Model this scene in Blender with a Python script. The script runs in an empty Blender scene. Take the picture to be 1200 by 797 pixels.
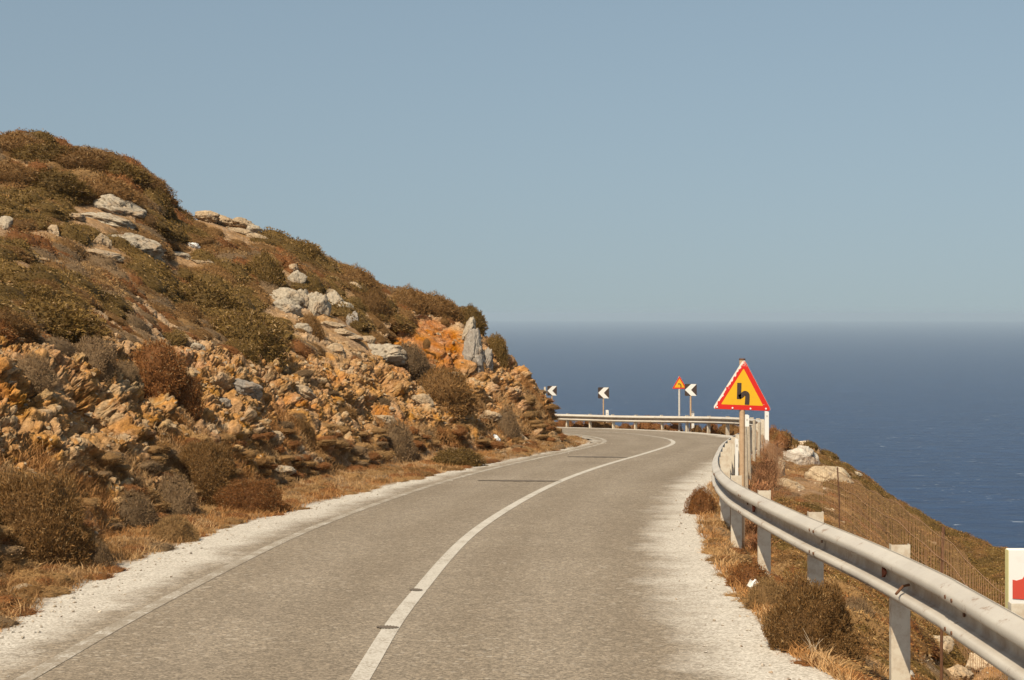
import bpy, bmesh, math, random
import numpy as np
from mathutils import Vector, Matrix

random.seed(7)
RNG = np.random.default_rng(11)
SC = bpy.context.scene
COL = SC.collection
F, CX, HY = 1667.0, 600.0, 368.0      # focal length and eye level of a 1200 px wide view
SEA_Z = -120.0
SUN = np.array([-0.30, -0.56, 0.77]); SUN = SUN / np.linalg.norm(SUN)

# ------------------------------------------------------------------ noise
def _h(ix, iy, iz, seed):
    with np.errstate(over='ignore'):
        n = (ix.astype(np.int64) * 73856093) ^ (iy.astype(np.int64) * 19349663) ^ (iz.astype(np.int64) * 83492791) ^ (seed * 2654435761)
        n = n & 0xFFFFFFFF
        n = ((n ^ (n >> 16)) * 0x45d9f3b) & 0xFFFFFFFF
        n = ((n ^ (n >> 16)) * 0x45d9f3b) & 0xFFFFFFFF
        n = n ^ (n >> 16)
    return (n & 0xFFFFFF) / float(0xFFFFFF)

def vnoise(x, y, z, seed=0):
    xi, yi, zi = np.floor(x), np.floor(y), np.floor(z)
    fx, fy, fz = x - xi, y - yi, z - zi
    fx = fx*fx*(3-2*fx); fy = fy*fy*(3-2*fy); fz = fz*fz*(3-2*fz)
    xi = xi.astype(np.int64); yi = yi.astype(np.int64); zi = zi.astype(np.int64)
    r = 0
    for a in (0, 1):
        for b in (0, 1):
            for c in (0, 1):
                w = (fx if a else 1-fx) * (fy if b else 1-fy) * (fz if c else 1-fz)
                r = r + w * _h(xi+a, yi+b, zi+c, seed)
    return r * 2 - 1

def fbm(x, y, z, oct=4, seed=0):
    r = 0; a = 1; s = 0
    for o in range(oct):
        r = r + a * vnoise(x, y, z, seed + o); s += a
        x, y, z = x*2.03+3.1, y*2.03+1.7, z*2.03+5.3; a *= .5
    return r / s

def worley(x, y, z, seed=0):
    xi = np.floor(x).astype(np.int64); yi = np.floor(y).astype(np.int64); zi = np.floor(z).astype(np.int64)
    f1 = np.full(x.shape, 9.0); f2 = np.full(x.shape, 9.0)
    out = [np.zeros(x.shape) for _ in range(7)]
    for a in (-1, 0, 1):
        for b in (-1, 0, 1):
            for c in (-1, 0, 1):
                px, py, pz = xi+a, yi+b, zi+c
                cx = px + _h(px, py, pz, seed); cy = py + _h(px, py, pz, seed+1); cz = pz + _h(px, py, pz, seed+2)
                dx, dy, dz = x-cx, y-cy, z-cz
                d = np.sqrt(dx*dx+dy*dy+dz*dz)
                m = d < f1
                f2 = np.where(m, f1, np.minimum(f2, d)); f1 = np.where(m, d, f1)
                vals = (_h(px, py, pz, seed+3), _h(px, py, pz, seed+4)*2-1, _h(px, py, pz, seed+5)*2-1, _h(px, py, pz, seed+6)*2-1, dx, dy, dz)
                for k in range(7): out[k] = np.where(m, vals[k], out[k])
    return f1, f2, out

def sstep(a, b, x):
    t = np.clip((x-a)/(b-a), 0, 1); return t*t*(3-2*t)

# ------------------------------------------------------------------ road
def catmull(P, n=16):
    P = [np.array(p, float) for p in P]
    P = [2*P[0]-P[1]] + P + [2*P[-1]-P[-2]]
    out = []
    for i in range(1, len(P)-2):
        for k in range(n):
            t = k/n
            out.append(.5*((2*P[i]) + (-P[i-1]+P[i+1])*t + (2*P[i-1]-5*P[i]+4*P[i+1]-P[i+2])*t*t + (-P[i-1]+3*P[i]-3*P[i+1]+P[i+2])*t**3))
    out.append(P[-2]); return np.array(out)

def resample(P, step):
    s = np.concatenate([[0], np.cumsum(np.linalg.norm(np.diff(P, axis=0), axis=1))])
    n = max(2, int(s[-1]/step)); t = np.linspace(0, s[-1], n+1)
    return np.stack([np.interp(t, s, P[:, k]) for k in range(P.shape[1])], 1), t

def zr(y):
    y = np.asarray(y, float)
    return np.where(y < 47, -(2.1+.047*y), np.where(y < 66, -(4.309+.046*(y-47)), -(5.183+.03*(y-66))))

CL = catmull([(-1.5, -12), (-1.3, 0), (-1.15, 5), (-1.07, 10), (-.95, 13.8), (-.48, 20.2), (.67, 27.9), (2.06, 34.4), (3.9, 41.3), (5.2, 46.6), (5.6, 50), (5.4, 53), (4.6, 56.4), (3.2, 58.9), (.8, 61.2), (-3, 63.5), (-9, 66), (-18, 69), (-34, 73)])
CL, CS = resample(CL, .25)
CT = np.gradient(CL, axis=0); CT /= np.linalg.norm(CT, axis=1)[:, None]
CN = np.stack([CT[:, 1], -CT[:, 0]], 1)        # to the right of travel

# signed lateral distance on a plan grid
GX = np.arange(-60, 60.01, .25); GY = np.arange(-8, 140.01, .25)
def _build_q():
    X, Y = np.meshgrid(GX, GY)
    best = np.full(X.shape, 1e9); q = np.zeros(X.shape)
    for i in range(0, len(CL), 2):
        dx = X-CL[i, 0]; dy = Y-CL[i, 1]; d = dx*dx+dy*dy
        m = d < best
        sg = np.sign(dx*CN[i, 0]+dy*CN[i, 1])
        q = np.where(m, np.sqrt(d)*np.where(sg == 0, 1, sg), q); best = np.where(m, d, best)
    return q
GQ = _build_q()
def bil(G, x, y):
    u = np.clip((x-GX[0])/.25, 0, len(GX)-1.001); v = np.clip((y-GY[0])/.25, 0, len(GY)-1.001)
    i = u.astype(int); j = v.astype(int); fu = u-i; fv = v-j
    return (G[j, i]*(1-fu)+G[j, i+1]*fu)*(1-fv)+(G[j+1, i]*(1-fu)+G[j+1, i+1]*fu)*fv
def Q(x, y): return bil(GQ, np.asarray(x, float), np.asarray(y, float))

SHL = lambda y: np.interp(y, [8, 12, 18, 22, 31, 38, 47], [3.15, 3.3, 3.55, 3.4, 3.05, 2.8, 2.75])   # left gravel edge

# ------------------------------------------------------------------ terrain height
RPX = [-500, 0, 200, 300, 400, 450, 540, 570, 600, 640, 662]
RD = [62, 60, 58, 57, 54, 52, 50, 49, 48.5, 48, 47.6]
SKY = [(-500, 60), (-300, 110), (-150, 145), (0, 158), (60, 166), (100, 176), (150, 190), (172, 203), (186, 222), (198, 246), (215, 254), (240, 259), (300, 273), (340, 288), (400, 314),
       (440, 336), (470, 345), (520, 357), (550, 370), (566, 386), (574, 404), (600, 420), (620, 442), (640, 474), (648, 492), (655, 508), (661, 516)]
RSKY = [(880, 506), (905, 508), (960, 527), (1000, 553), (1040, 582), (1100, 618), (1140, 635), (1190, 652), (1300, 690), (1500, 760)]
def profL(x, y, q):
    qh = -q-SHL(y)
    st = np.interp(y, [10, 15, 27, 37, 46], [.8, .9, 1.5, 1.9, 1.3])
    cw = np.interp(y, [10, 30, 40, 48], [1.7, 1.8, 2.2, 1.5]); ch = np.interp(y, [10, 20, 35, 44, 50], [2.0, 2.2, 1.9, 1.7, 1.6])
    z = .10*sstep(0, st, qh) + ch*np.clip((qh-st)/cw, 0, 1)**.9
    z = z + .56*np.clip(qh-st-cw, 0, None)
    return z, qh, st, cw
def profR(q, y):
    qr = np.clip(q-3.5, 0, None)
    z = np.interp(q-3.5, [-.12, -.02, .06, .9, 2, 5, 6.5, 9, 14, 240, 400], [0, -.06, -.46, -.66, -.87, -1.25, -1.75, -3.6, -8, -140, -140])
    return z*1.0, qr
def hum(x, y):
    return .30*fbm(x/3.7, y/5.0, x*0, 3, 5) + .14*fbm(x/.9, y/1.2, x*0, 2, 9)
def H0(x, y):
    q = Q(x, y); z0 = zr(y)
    zl, qh, st, cw = profL(x, y, q)
    px = CX+F*x/np.maximum(y, .5)
    dr = np.interp(px, RPX, RD)
    leftside = q < 0
    over = np.clip(y-dr, 0, None)
    zl = zl + hum(x, y)*sstep(st*.3, st+1.5, qh)
    # fall away behind the crest
    zr_, qr = profR(q, y)
    zrr = zr_ + .16*fbm(x/1.3, y/1.6, x*0, 3, 21)*sstep(.2, 1.2, qr)
    return q, z0, zl, qh, st, cw, px, dr, over, zrr, qr, leftside
DELTA_PX = None; DELTA = None; RDELTA_PX = None; RDELTA = None
def H(x, y):
    x = np.asarray(x, float); y = np.asarray(y, float)
    q, z0, zl, qh, st, cw, px, dr, over, zrr, qr, left = H0(x, y)
    if DELTA is not None:
        ramp = np.clip((y-np.interp(px, [-500, 0, 300, 500, 600, 660], [17, 17, 29, 39, 44, 46.2]))/np.maximum(dr-np.interp(px, [-500, 0, 300, 500, 600, 660], [17, 17, 29, 39, 44, 46.2]), .5), 0, 1)
        zl = zl + np.interp(px, DELTA_PX, DELTA)*ramp**1.3*sstep(0, .8, qh)
    zl = np.where(qh > .3, zl - sstep(0, 6, over)*over*.45, zl)
    zl = np.maximum(zl, 0*zl) if False else zl
    back = (y > 50) & left
    # behind the spur the hill runs back down to the road edge: never below the road, never above the height-limited bank
    zl = np.where(back & (over > 0), np.clip(zl, 0.0, np.clip(qh, 0, None)*1.6), zl)
    if RDELTA is not None:
        zrr = zrr + np.interp(px, RDELTA_PX, RDELTA)*sstep(.6, 4.5, qr)*(1-sstep(12, 30, qr))
    zz = np.where(left, np.where(qh > 0, zl, 0), zrr)
    r = z0+zz - .05*(np.abs(q) < 2.9)
    return r
def fit_skyline():
    global DELTA_PX, DELTA, RDELTA_PX, RDELTA
    DELTA_PX = np.concatenate([np.arange(-500, 0, 50), np.arange(0, 663, 9.)]); DELTA = np.zeros(len(DELTA_PX))
    sx, sy = zip(*SKY); tgt = np.interp(DELTA_PX, sx, sy)
    for it in range(5):
        for i, p in enumerate(DELTA_PX):
            dr = np.interp(p, RPX, RD)
            d = np.linspace(14, 75, 900); x = (p-CX)/F*d
            q = Q(x, d); e = H(x, d)/d
            e = np.where((q < -SHL(d)-.1), e, -9)
            k = np.argmax(e); want = -(tgt[i]-HY)/F
            DELTA[i] += (want-e[k])*max(d[k], dr)*.9
    RDELTA_PX = np.array([-500, 870] + list(range(890, 1501, 15)), float); RDELTA = np.zeros(len(RDELTA_PX))
    sx, sy = zip(*RSKY); tg = np.interp(RDELTA_PX, sx, sy)
    for it in range(5):
        for i, p in enumerate(RDELTA_PX):
            if p < 880: continue
            d = np.linspace(6, 60, 800); x = (p-CX)/F*d
            q = Q(x, d); e = H(x, d)/d
            e = np.where((q > 4.6) & (q < 18), e, -9); k = np.argmax(e)
            RDELTA[i] += np.clip((-(tg[i]-HY)/F-e[k])*d[k]*.8, -.6, .6)
        RDELTA[:2] = RDELTA[2]
fit_skyline()

def hit(px, py, d0=4.0, d1=110.0):
    """point of the ground seen at a place of the 1200 px wide photograph"""
    d = np.arange(d0, d1, .02); x = (px-CX)/F*d; z = -(py-HY)/F*d
    h = H(x, d); k = np.argmax(z <= h)
    if not (z <= h).any(): 
        e = h/d; k = int(np.argmax(np.where(d > 12, e, -9)))
    return float(x[k]), float(d[k]), float(h[k])

# ------------------------------------------------------------------ mesh helpers
def mesh_np(name, V, Fc, nper, mat, parent=None, col=None, smooth=False, uv=None):
    me = bpy.data.meshes.new(name)
    V = np.ascontiguousarray(V, dtype=np.float32); Fc = np.ascontiguousarray(Fc, dtype=np.int32)
    me.vertices.add(len(V)); me.vertices.foreach_set('co', V.ravel())
    nf = len(Fc); me.loops.add(nf*nper); me.loops.foreach_set('vertex_index', Fc.ravel())
    me.polygons.add(nf); me.polygons.foreach_set('loop_start', np.arange(0, nf*nper, nper, dtype=np.int32))
    if smooth: me.polygons.foreach_set('use_smooth', np.ones(nf, dtype=bool))
    if col is not None:
        a = me.color_attributes.new('col', 'FLOAT_COLOR', 'POINT')
        c = np.ones((len(V), 4), dtype=np.float32); c[:, :3] = col[:, :3]
        if col.shape[1] == 4: c[:, 3] = col[:, 3]
        a.data.foreach_set('color', c.ravel())
    if uv is not None:
        l = me.uv_layers.new(name='UVMap'); l.data.foreach_set('uv', np.ascontiguousarray(uv[Fc.ravel()], dtype=np.float32).ravel())
    me.update(calc_edges=True); me.validate()
    if mat: me.materials.append(mat)
    o = bpy.data.objects.new(name, me); COL.objects.link(o)
    if parent: o.parent = parent
    return o

def bm_obj(name, bm, mat, parent=None, smooth=False):
    me = bpy.data.meshes.new(name); bmesh.ops.recalc_face_normals(bm, faces=bm.faces); bm.to_mesh(me); bm.free()
    for m in (mat if isinstance(mat, (list, tuple)) else [mat]): me.materials.append(m)
    if smooth:
        for p in me.polygons: p.use_smooth = True
    o = bpy.data.objects.new(name, me); COL.objects.link(o)
    if parent: o.parent = parent
    return o
def tag(o, label=None, cat=None, group=None, kind=None):
    if label: o['label'] = label
    if cat: o['category'] = cat
    if group: o['group'] = group
    if kind: o['kind'] = kind
    return o
def empty(name, loc, rz=0, label=None, cat=None, group=None):
    o = bpy.data.objects.new(name, None); COL.objects.link(o); o.location = loc; o.rotation_euler = (0, 0, rz)
    o.empty_display_size = .2
    return tag(o, label, cat, group)
def add_box(bm, c, s, rot=None, bevel=0):
    m = Matrix.Translation(c)
    if rot is not None: m = m @ rot
    r = bmesh.ops.create_cube(bm, size=1, matrix=m @ Matrix.Diagonal((*s, 1)))
    if bevel:
        ed = list({e for v in r['verts'] for e in v.link_edges})
        bmesh.ops.bevel(bm, geom=ed, offset=bevel, segments=2, affect='EDGES', profile=.5)
def add_tube(bm, pts, r, seg=10, cap=True, taper=None):
    pts = [Vector(p) for p in pts]; rings = []
    for i, p in enumerate(pts):
        t = (pts[min(i+1, len(pts)-1)]-pts[max(i-1, 0)]).normalized()
        a = t.orthogonal().normalized() if i == 0 else (rings_a - t*rings_a.dot(t)).normalized()
        rings_a = a; b = t.cross(a); rr = r if taper is None else r*(1+(taper-1)*i/(len(pts)-1))
        rings.append([bm.verts.new(p+(a*math.cos(k*2*math.pi/seg)+b*math.sin(k*2*math.pi/seg))*rr) for k in range(seg)])
    for i in range(len(rings)-1):
        for k in range(seg): bm.faces.new((rings[i][k], rings[i][(k+1) % seg], rings[i+1][(k+1) % seg], rings[i+1][k]))
    if cap: bm.faces.new(rings[0][::-1]); bm.faces.new(rings[-1])
def add_prism(bm, poly, y0, y1, mi=0):
    """polygon in x,z pushed from y0 (front) to y1"""
    a = [bm.verts.new((p[0], y0, p[1])) for p in poly]; b = [bm.verts.new((p[0], y1, p[1])) for p in poly]
    n = len(poly); fs = [bm.faces.new(a), bm.faces.new(b[::-1])]
    for i in range(n): fs.append(bm.faces.new((a[i], b[i], b[(i+1) % n], a[(i+1) % n])))
    for f in fs: f.material_index = mi

# ------------------------------------------------------------------ materials
def mat_new(name, base=(.5, .5, .5), rough=.8, spec=.3, metal=0):
    m = bpy.data.materials.new(name); m.use_nodes = True
    b = m.node_tree.nodes['Principled BSDF']
    b.inputs['Base Color'].default_value = (*base, 1); b.inputs['Roughness'].default_value = rough
    b.inputs['Specular IOR Level'].default_value = spec; b.inputs['Metallic'].default_value = metal
    return m, m.node_tree, b
class N:
    def __init__(s, nt): s.nt = nt
    def __call__(s, t, ins=None, **kw):
        n = s.nt.nodes.new('ShaderNode'+t)
        for k, v in kw.items(): setattr(n, k, v)
        for k, v in (ins or {}).items():
            if hasattr(v, 'is_output') or isinstance(v, bpy.types.NodeSocket): s.nt.links.new(v, n.inputs[k])
            else: n.inputs[k].default_value = v
        return n
    def link(s, a, b): s.nt.links.new(a, b)
    def noise(s, co, scale, detail=4, rough=.55): return s('TexNoise', {'Vector': co, 'Scale': scale, 'Detail': detail, 'Roughness': rough}).outputs['Fac']
    def ramp(s, f, a, b, lo=0., hi=1.): return s('MapRange', {0: f, 1: a, 2: b, 3: lo, 4: hi}, clamp=True).outputs[0]
    def math(s, op, a, b=0.): return s('Math', {0: a, 1: b}, operation=op).outputs[0]
    def mix(s, f, a, b):
        n = s('Mix', data_type='RGBA')
        for i, v in ((0, f), (6, a), (7, b)):
            if isinstance(v, bpy.types.NodeSocket): s.nt.links.new(v, n.inputs[i])
            else: n.inputs[i].default_value = v if i == 0 else (*v, 1)
        return n.outputs[2]
    def bump(s, h, dist, st=1., nrm=None):
        n = s('Bump', {'Height': h, 'Distance': dist, 'Strength': st})
        if nrm is not None: s.nt.links.new(nrm, n.inputs['Normal'])
        return n.outputs[0]

def mat_foliage():
    m, nt, b = mat_new('scrub_foliage', rough=.75, spec=.15); n = N(nt)
    a = n('Attribute', attribute_name='col'); oi = n('ObjectInfo')
    hv = n('HueSaturation', {'Color': a.outputs['Color'], 'Value': n.ramp(oi.outputs['Random'], 0, 1, .8, 1.2)})
    n.link(hv.outputs[0], b.inputs['Base Color'])
    tr = n('BsdfTranslucent', {'Color': hv.outputs[0]}); mx = n('MixShader', {0: .18})
    n.link(b.outputs[0], mx.inputs[1]); n.link(tr.outputs[0], mx.inputs[2])
    n.link(mx.outputs[0], nt.nodes['Material Output'].inputs[0]); return m
def mat_earth():
    m, nt, b = mat_new('earth', rough=.95, spec=.1); n = N(nt)
    g = n('NewGeometry').outputs['Position']; a = n('Attribute', attribute_name='col')
    n1 = n.noise(g, 1.7, 6); n2 = n.noise(g, 14, 6, .65); n3 = n.noise(g, 70, 3)
    v = n('TexVoronoi', {'Vector': g, 'Scale': 11, 'Randomness': 1}); vc = v.outputs['Color']; vb = n('SeparateColor', {0: vc}).outputs[0]
    v2 = n('TexVoronoi', {'Vector': g, 'Scale': 34, 'Randomness': 1}); vb2 = n('SeparateColor', {0: v2.outputs['Color']}).outputs[0]
    val = n.math('MULTIPLY', n.ramp(n2, .3, .7, .72, 1.25), n.ramp(vb, 0, 1, .85, 1.2))
    val = n.math('MULTIPLY', val, n.ramp(vb2, 0, 1, .85, 1.15))
    hs = n('HueSaturation', {'Color': a.outputs['Color'], 'Value': val, 'Saturation': n.ramp(n1, .3, .7, 1.15, .85)})
    pale = n.math('MULTIPLY', n.ramp(vb2, .8, .86), n.ramp(n1, .45, .6, .03, .22))
    c = n.mix(pale, hs.outputs[0], (.46, .36, .23)); n.link(c, b.inputs['Base Color'])
    h = n.math('ADD', n.math('ADD', n2, n.math('MULTIPLY', n3, .3)), n.math('MULTIPLY', vb, .5))
    n.link(n.bump(h, .06, .9), b.inputs['Normal']); return m
def mat_rock():
    m, nt, b = mat_new('limestone', rough=.9, spec=.15); n = N(nt)
    co = n('TexCoord').outputs['Object']; a = n('Attribute', attribute_name='col')
    oi = n('ObjectInfo')
    n1 = n.noise(co, 2.2, 6); n2 = n.noise(co, 11, 8, .7); v = n('TexVoronoi', {'Vector': co, 'Scale': 3.5}, feature='DISTANCE_TO_EDGE').outputs[0]
    crack = n.math('MULTIPLY', n.ramp(v, .0, .03, 1, 0), n.ramp(n1, .45, .6))
    val = n.ramp(n2, .3, .7, .6, 1.3)
    hs = n('HueSaturation', {'Color': a.outputs['Color'], 'Value': val})
    c = n.mix(n.ramp(n1, .52, .7, 0, .55), hs.outputs[0], (.36, .22, .11))
    c = n.mix(n.ramp(n.noise(co, 5, 5), .56, .66, 0, .5), c, (.22, .20, .17))
    c = n.mix(n.math('MULTIPLY', crack, .7), c, (.10, .07, .045))
    n.link(c, b.inputs['Base Color'])
    h = n.math('SUBTRACT', n.math('ADD', n2, n.math('MULTIPLY', n1, .8)), n.math('MULTIPLY', crack, .5))
    n.link(n.bump(h, .05, .8), b.inputs['Normal']); return m
def mat_road():
    m, nt, b = mat_new('worn_asphalt', rough=.9, spec=.25); n = N(nt)
    g = n('NewGeometry').outputs['Position']; uv = n('UVMap').outputs[0]; s = n('SeparateXYZ', {0: uv}); u, w = s.outputs[0], s.outputs[1]
    st = n('CombineXYZ', {0: n.math('MULTIPLY', u, 1.0), 1: n.math('MULTIPLY', w, .12), 2: 0.}).outputs[0]
    big = n.noise(g, .45, 5); streak = n.noise(st, 2.2, 5); mid = n.noise(g, 4.5, 5)
    v = n('TexVoronoi', {'Vector': g, 'Scale': 62}); gr = n('SeparateColor', {0: v.outputs['Color']}).outputs[0]
    v2 = n('TexVoronoi', {'Vector': g, 'Scale': 24}); gr2 = n('SeparateColor', {0: v2.outputs['Color']}).outputs[0]
    asp = n.mix(n.ramp(n.math('ADD', n.math('MULTIPLY', big, .6), n.math('MULTIPLY', streak, .4)), .35, .65), (.200, .159, .113), (.246, .199, .144))
    # darker, tyre-polished wheel lanes and paler crown between them
    lane = n('Math', {0: n.math('MULTIPLY', n.math('ABSOLUTE', u), 2*math.pi/1.35), 1: 0.}, operation='COSINE').outputs[0]
    asp = n.mix(n.ramp(lane, -1, 1, .30, .0), asp, (.160, .122, .080))
    k = n.math('MULTIPLY', n.ramp(gr, 0, 1, .64, 1.40), n.ramp(gr2, 0, 1, .86, 1.14))
    k = n.math('MULTIPLY', k, n.ramp(mid, .3, .7, .95, 1.05))
    asp = n('HueSaturation', {'Color': asp, 'Value': k}).outputs[0]
    dustc = n.mix(n.ramp(gr, 0, 1), (.35, .305, .245), (.60, .545, .46))
    dustc = n.mix(n.ramp(n.noise(g, 9, 6, .7), .55, .7, 0, .5), dustc, (.27, .23, .18))
    nd = n.math('ADD', n.math('MULTIPLY', n.noise(g, 1.1, 7, .6), 1.2), n.math('MULTIPLY', n.noise(g, 9, 5, .7), .6))   # about .9
    # right gravel edge starts near u=2.45, left near u=-2.75
    dr = n.ramp(n.math('ADD', u, n.math('MULTIPLY', n.math('SUBTRACT', nd, .9), 1.1)), 2.25, 2.85)
    dl = n.ramp(n.math('ADD', n.math('MULTIPLY', u, -1.), n.math('MULTIPLY', n.math('SUBTRACT', nd, .9), 1.0)), 2.50, 2.95)
    d = n.math('MAXIMUM', dr, dl)
    d = n.math('MULTIPLY', d, n.ramp(n.math('ADD', gr, n.noise(g, 6, 5)), .45, .9, .72, 1.))
    c = n.mix(d, asp, dustc)
    # sparse pale grit blown over the lane
    c = n.mix(n.math('MULTIPLY', n.ramp(gr2, .93, .95), n.ramp(big, .4, .6, .1, .4)), c, (.42, .37, .30))
    n.link(c, b.inputs['Base Color'])
    n.link(n.bump(n.math('ADD', gr, n.math('MULTIPLY', mid, .6)), .008, .7), b.inputs['Normal']); return m
def mat_line():
    m, nt, b = mat_new('worn_white_line', rough=.7, spec=.3); n = N(nt)
    g = n('NewGeometry').outputs['Position']
    v = n('TexVoronoi', {'Vector': g, 'Scale': 62}); gr = n('SeparateColor', {0: v.outputs['Color']}).outputs[0]
    a = n('Attribute', attribute_name='col').outputs['Alpha']
    wear = n.math('ADD', n.math('ADD', n.math('MULTIPLY', n.noise(g, 3, 6), .9), n.math('MULTIPLY', gr, .35)), a)
    c = n.mix(n.ramp(wear, .62, .92), (.47, .425, .355), (.24, .195, .14)); n.link(c, b.inputs['Base Color']); return m
def mat_sea():
    m, nt, b = mat_new('sea_water', (.012, .032, .085), rough=.38, spec=.32); n = N(nt)
    g = n('NewGeometry').outputs['Position']
    mp = n('Mapping', {'Vector': g, 'Rotation': (0, 0, .5), 'Scale': (1, 2.2, 1)}).outputs[0]
    w1 = n.noise(mp, .035, 8, .62); w2 = n.noise(g, .004, 5, .6); w3 = n.noise(mp, .16, 5, .6)
    c = n.mix(n.ramp(w1, .35, .65), (.002, .013, .050), (.008, .034, .100))
    c = n.mix(n.ramp(w2, .35, .65, 0, .5), c, (.005, .022, .066))
    cap = n.math('MULTIPLY', n.ramp(n.noise(mp, .10, 4, .55), .655, .675), n.ramp(n.noise(g, .013, 3), .46, .56))
    cap2 = n.math('MULTIPLY', n.ramp(n.noise(mp, .05, 4, .5), .68, .70), n.ramp(n.noise(g, .004, 3), .48, .58))
    cc = n.math('MAXIMUM', cap, cap2)
    c = n.mix(n.math('MULTIPLY', cc, .5), c, (.42, .46, .50))
    n.link(c, b.inputs['Base Color'])
    n.link(n.bump(n.math('ADD', w1, n.math('MULTIPLY', w3, .35)), 6.0, .8), b.inputs['Normal']); return m
def mat_zinc():
    m, nt, b = mat_new('galvanised_steel', rough=.55, spec=.35, metal=0.); n = N(nt)
    co = n('NewGeometry').outputs['Position']
    n1 = n.noise(co, 1.4, 5); n2 = n.noise(co, 18, 6, .7)
    c = n.mix(n.ramp(n1, .35, .65), (.44, .40, .34), (.51, .47, .40))
    c = n.mix(n.ramp(n2, .56, .70, 0, .45), c, (.42, .37, .31))
    c = n.mix(n.math('MULTIPLY', n.ramp(n.noise(co, 5, 7, .75), .60, .66), .75), c, (.24, .15, .09))
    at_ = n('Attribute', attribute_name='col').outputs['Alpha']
    c = n.mix(n.math('MULTIPLY', at_, n.ramp(n.noise(co, 7, 5), .25, .7, .35, 1.)), c, (.20, .135, .085))  # painted recess shade: alpha mixes brown into the beam's valley
    c = n.mix(n.math('MULTIPLY', n.ramp(n.noise(co, 2.6, 7, .8), .60, .66), .75), c, (.20, .105, .05))
    n.link(c, b.inputs['Base Color']); n.link(n.ramp(n2, .3, .7, .42, .62), b.inputs['Roughness'])
    n.link(n.bump(n2, .003, .4), b.inputs['Normal']); return m
def mat_simple(name, a, c2, scale=12, lo=.5, hi=.66, rough=.7, spec=.3, amt=.7):
    m, nt, b = mat_new(name, a, rough, spec); n = N(nt)
    co = n('TexCoord').outputs['Object']
    n.link(n.mix(n.ramp(n.noise(co, scale, 6, .7), lo, hi, 0, amt), a, c2), b.inputs['Base Color']); return m
def mat_red(peel):
    m, nt, b = mat_new('red_border_paint', (.55, .018, .010), .45, .4); n = N(nt)
    if peel:
        co = n('TexCoord').outputs['Object']; s = n('SeparateXYZ', {0: co})
        # distance from the left edge of the triangle (object space, side 0.9 m)
        dl = n.math('ADD', n.math('MULTIPLY', s.outputs[0], .866), n.math('MULTIPLY', s.outputs[2], -.5))
        dl = n.math('ADD', dl, .272)
        h = n.math('ADD', n.math('ADD', dl, n.math('MULTIPLY', n.math('SUBTRACT', n.noise(co, 22, 4, .6), .5), .11)), 0.)
        pm = n.ramp(h, .028, .034, 1, 0)
        sp = n.ramp(n.noise(co, 26, 3, .5), .70, .72)
        top = n.math('MULTIPLY', n.ramp(s.outputs[2], .40, .48), n.ramp(n.noise(co, 40, 3), .48, .52))
        pm = n.math('MAXIMUM', pm, n.math('MAXIMUM', sp, top))
        c = n.mix(pm, (.55, .018, .010), (.72, .66, .58)); n.link(c, b.inputs['Base Color'])
    return m

M = dict(fol=mat_foliage(), earth=mat_earth(), rock=mat_rock(), road=mat_road(), line=mat_line(), sea=mat_sea(), zinc=mat_zinc(),
         red=mat_red(False), redpeel=mat_red(True),
         yellow=mat_simple('yellow_sign_face', (.66, .36, .012), (.60, .31, .018), 6),
         black=mat_simple('dark_symbol_film', (.045, .030, .024), (.10, .06, .04), 30),
         white=mat_simple('white_sign_film', (.68, .66, .61), (.6, .56, .5), 9, .58, .75),
         post=mat_simple('pale_post_paint', (.56, .49, .38), (.34, .23, .14), 8, .45, .7),
         beige=mat_simple('tan_pole_paint', (.44, .30, .18), (.32, .20, .11), 14, .45, .65),
         grey=mat_simple('grey_pole_steel', (.50, .47, .42), (.35, .30, .25), 12),
         rust=mat_simple('rusty_iron', (.13, .060, .030), (.07, .035, .02), 20),
         rustwire=mat_simple('rusty_wire', (.30, .17, .09), (.17, .08, .04), 20),
         reflect=mat_simple('faded_red_reflector', (.17, .045, .02), (.09, .03, .015), 30),
         redpatch=mat_simple('red_patch', (.50, .06, .035), (.42, .06, .04), 20),
         wood=mat_simple('weathered_wood', (.42, .35, .26), (.28, .22, .15), 18, .45, .65),
         tar=mat_simple('dark_tar', (.12, .092, .064), (.17, .13, .09), 30),
         backm=mat_simple('sign_back_metal', (.40, .38, .35), (.25, .22, .2), 9))

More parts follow.
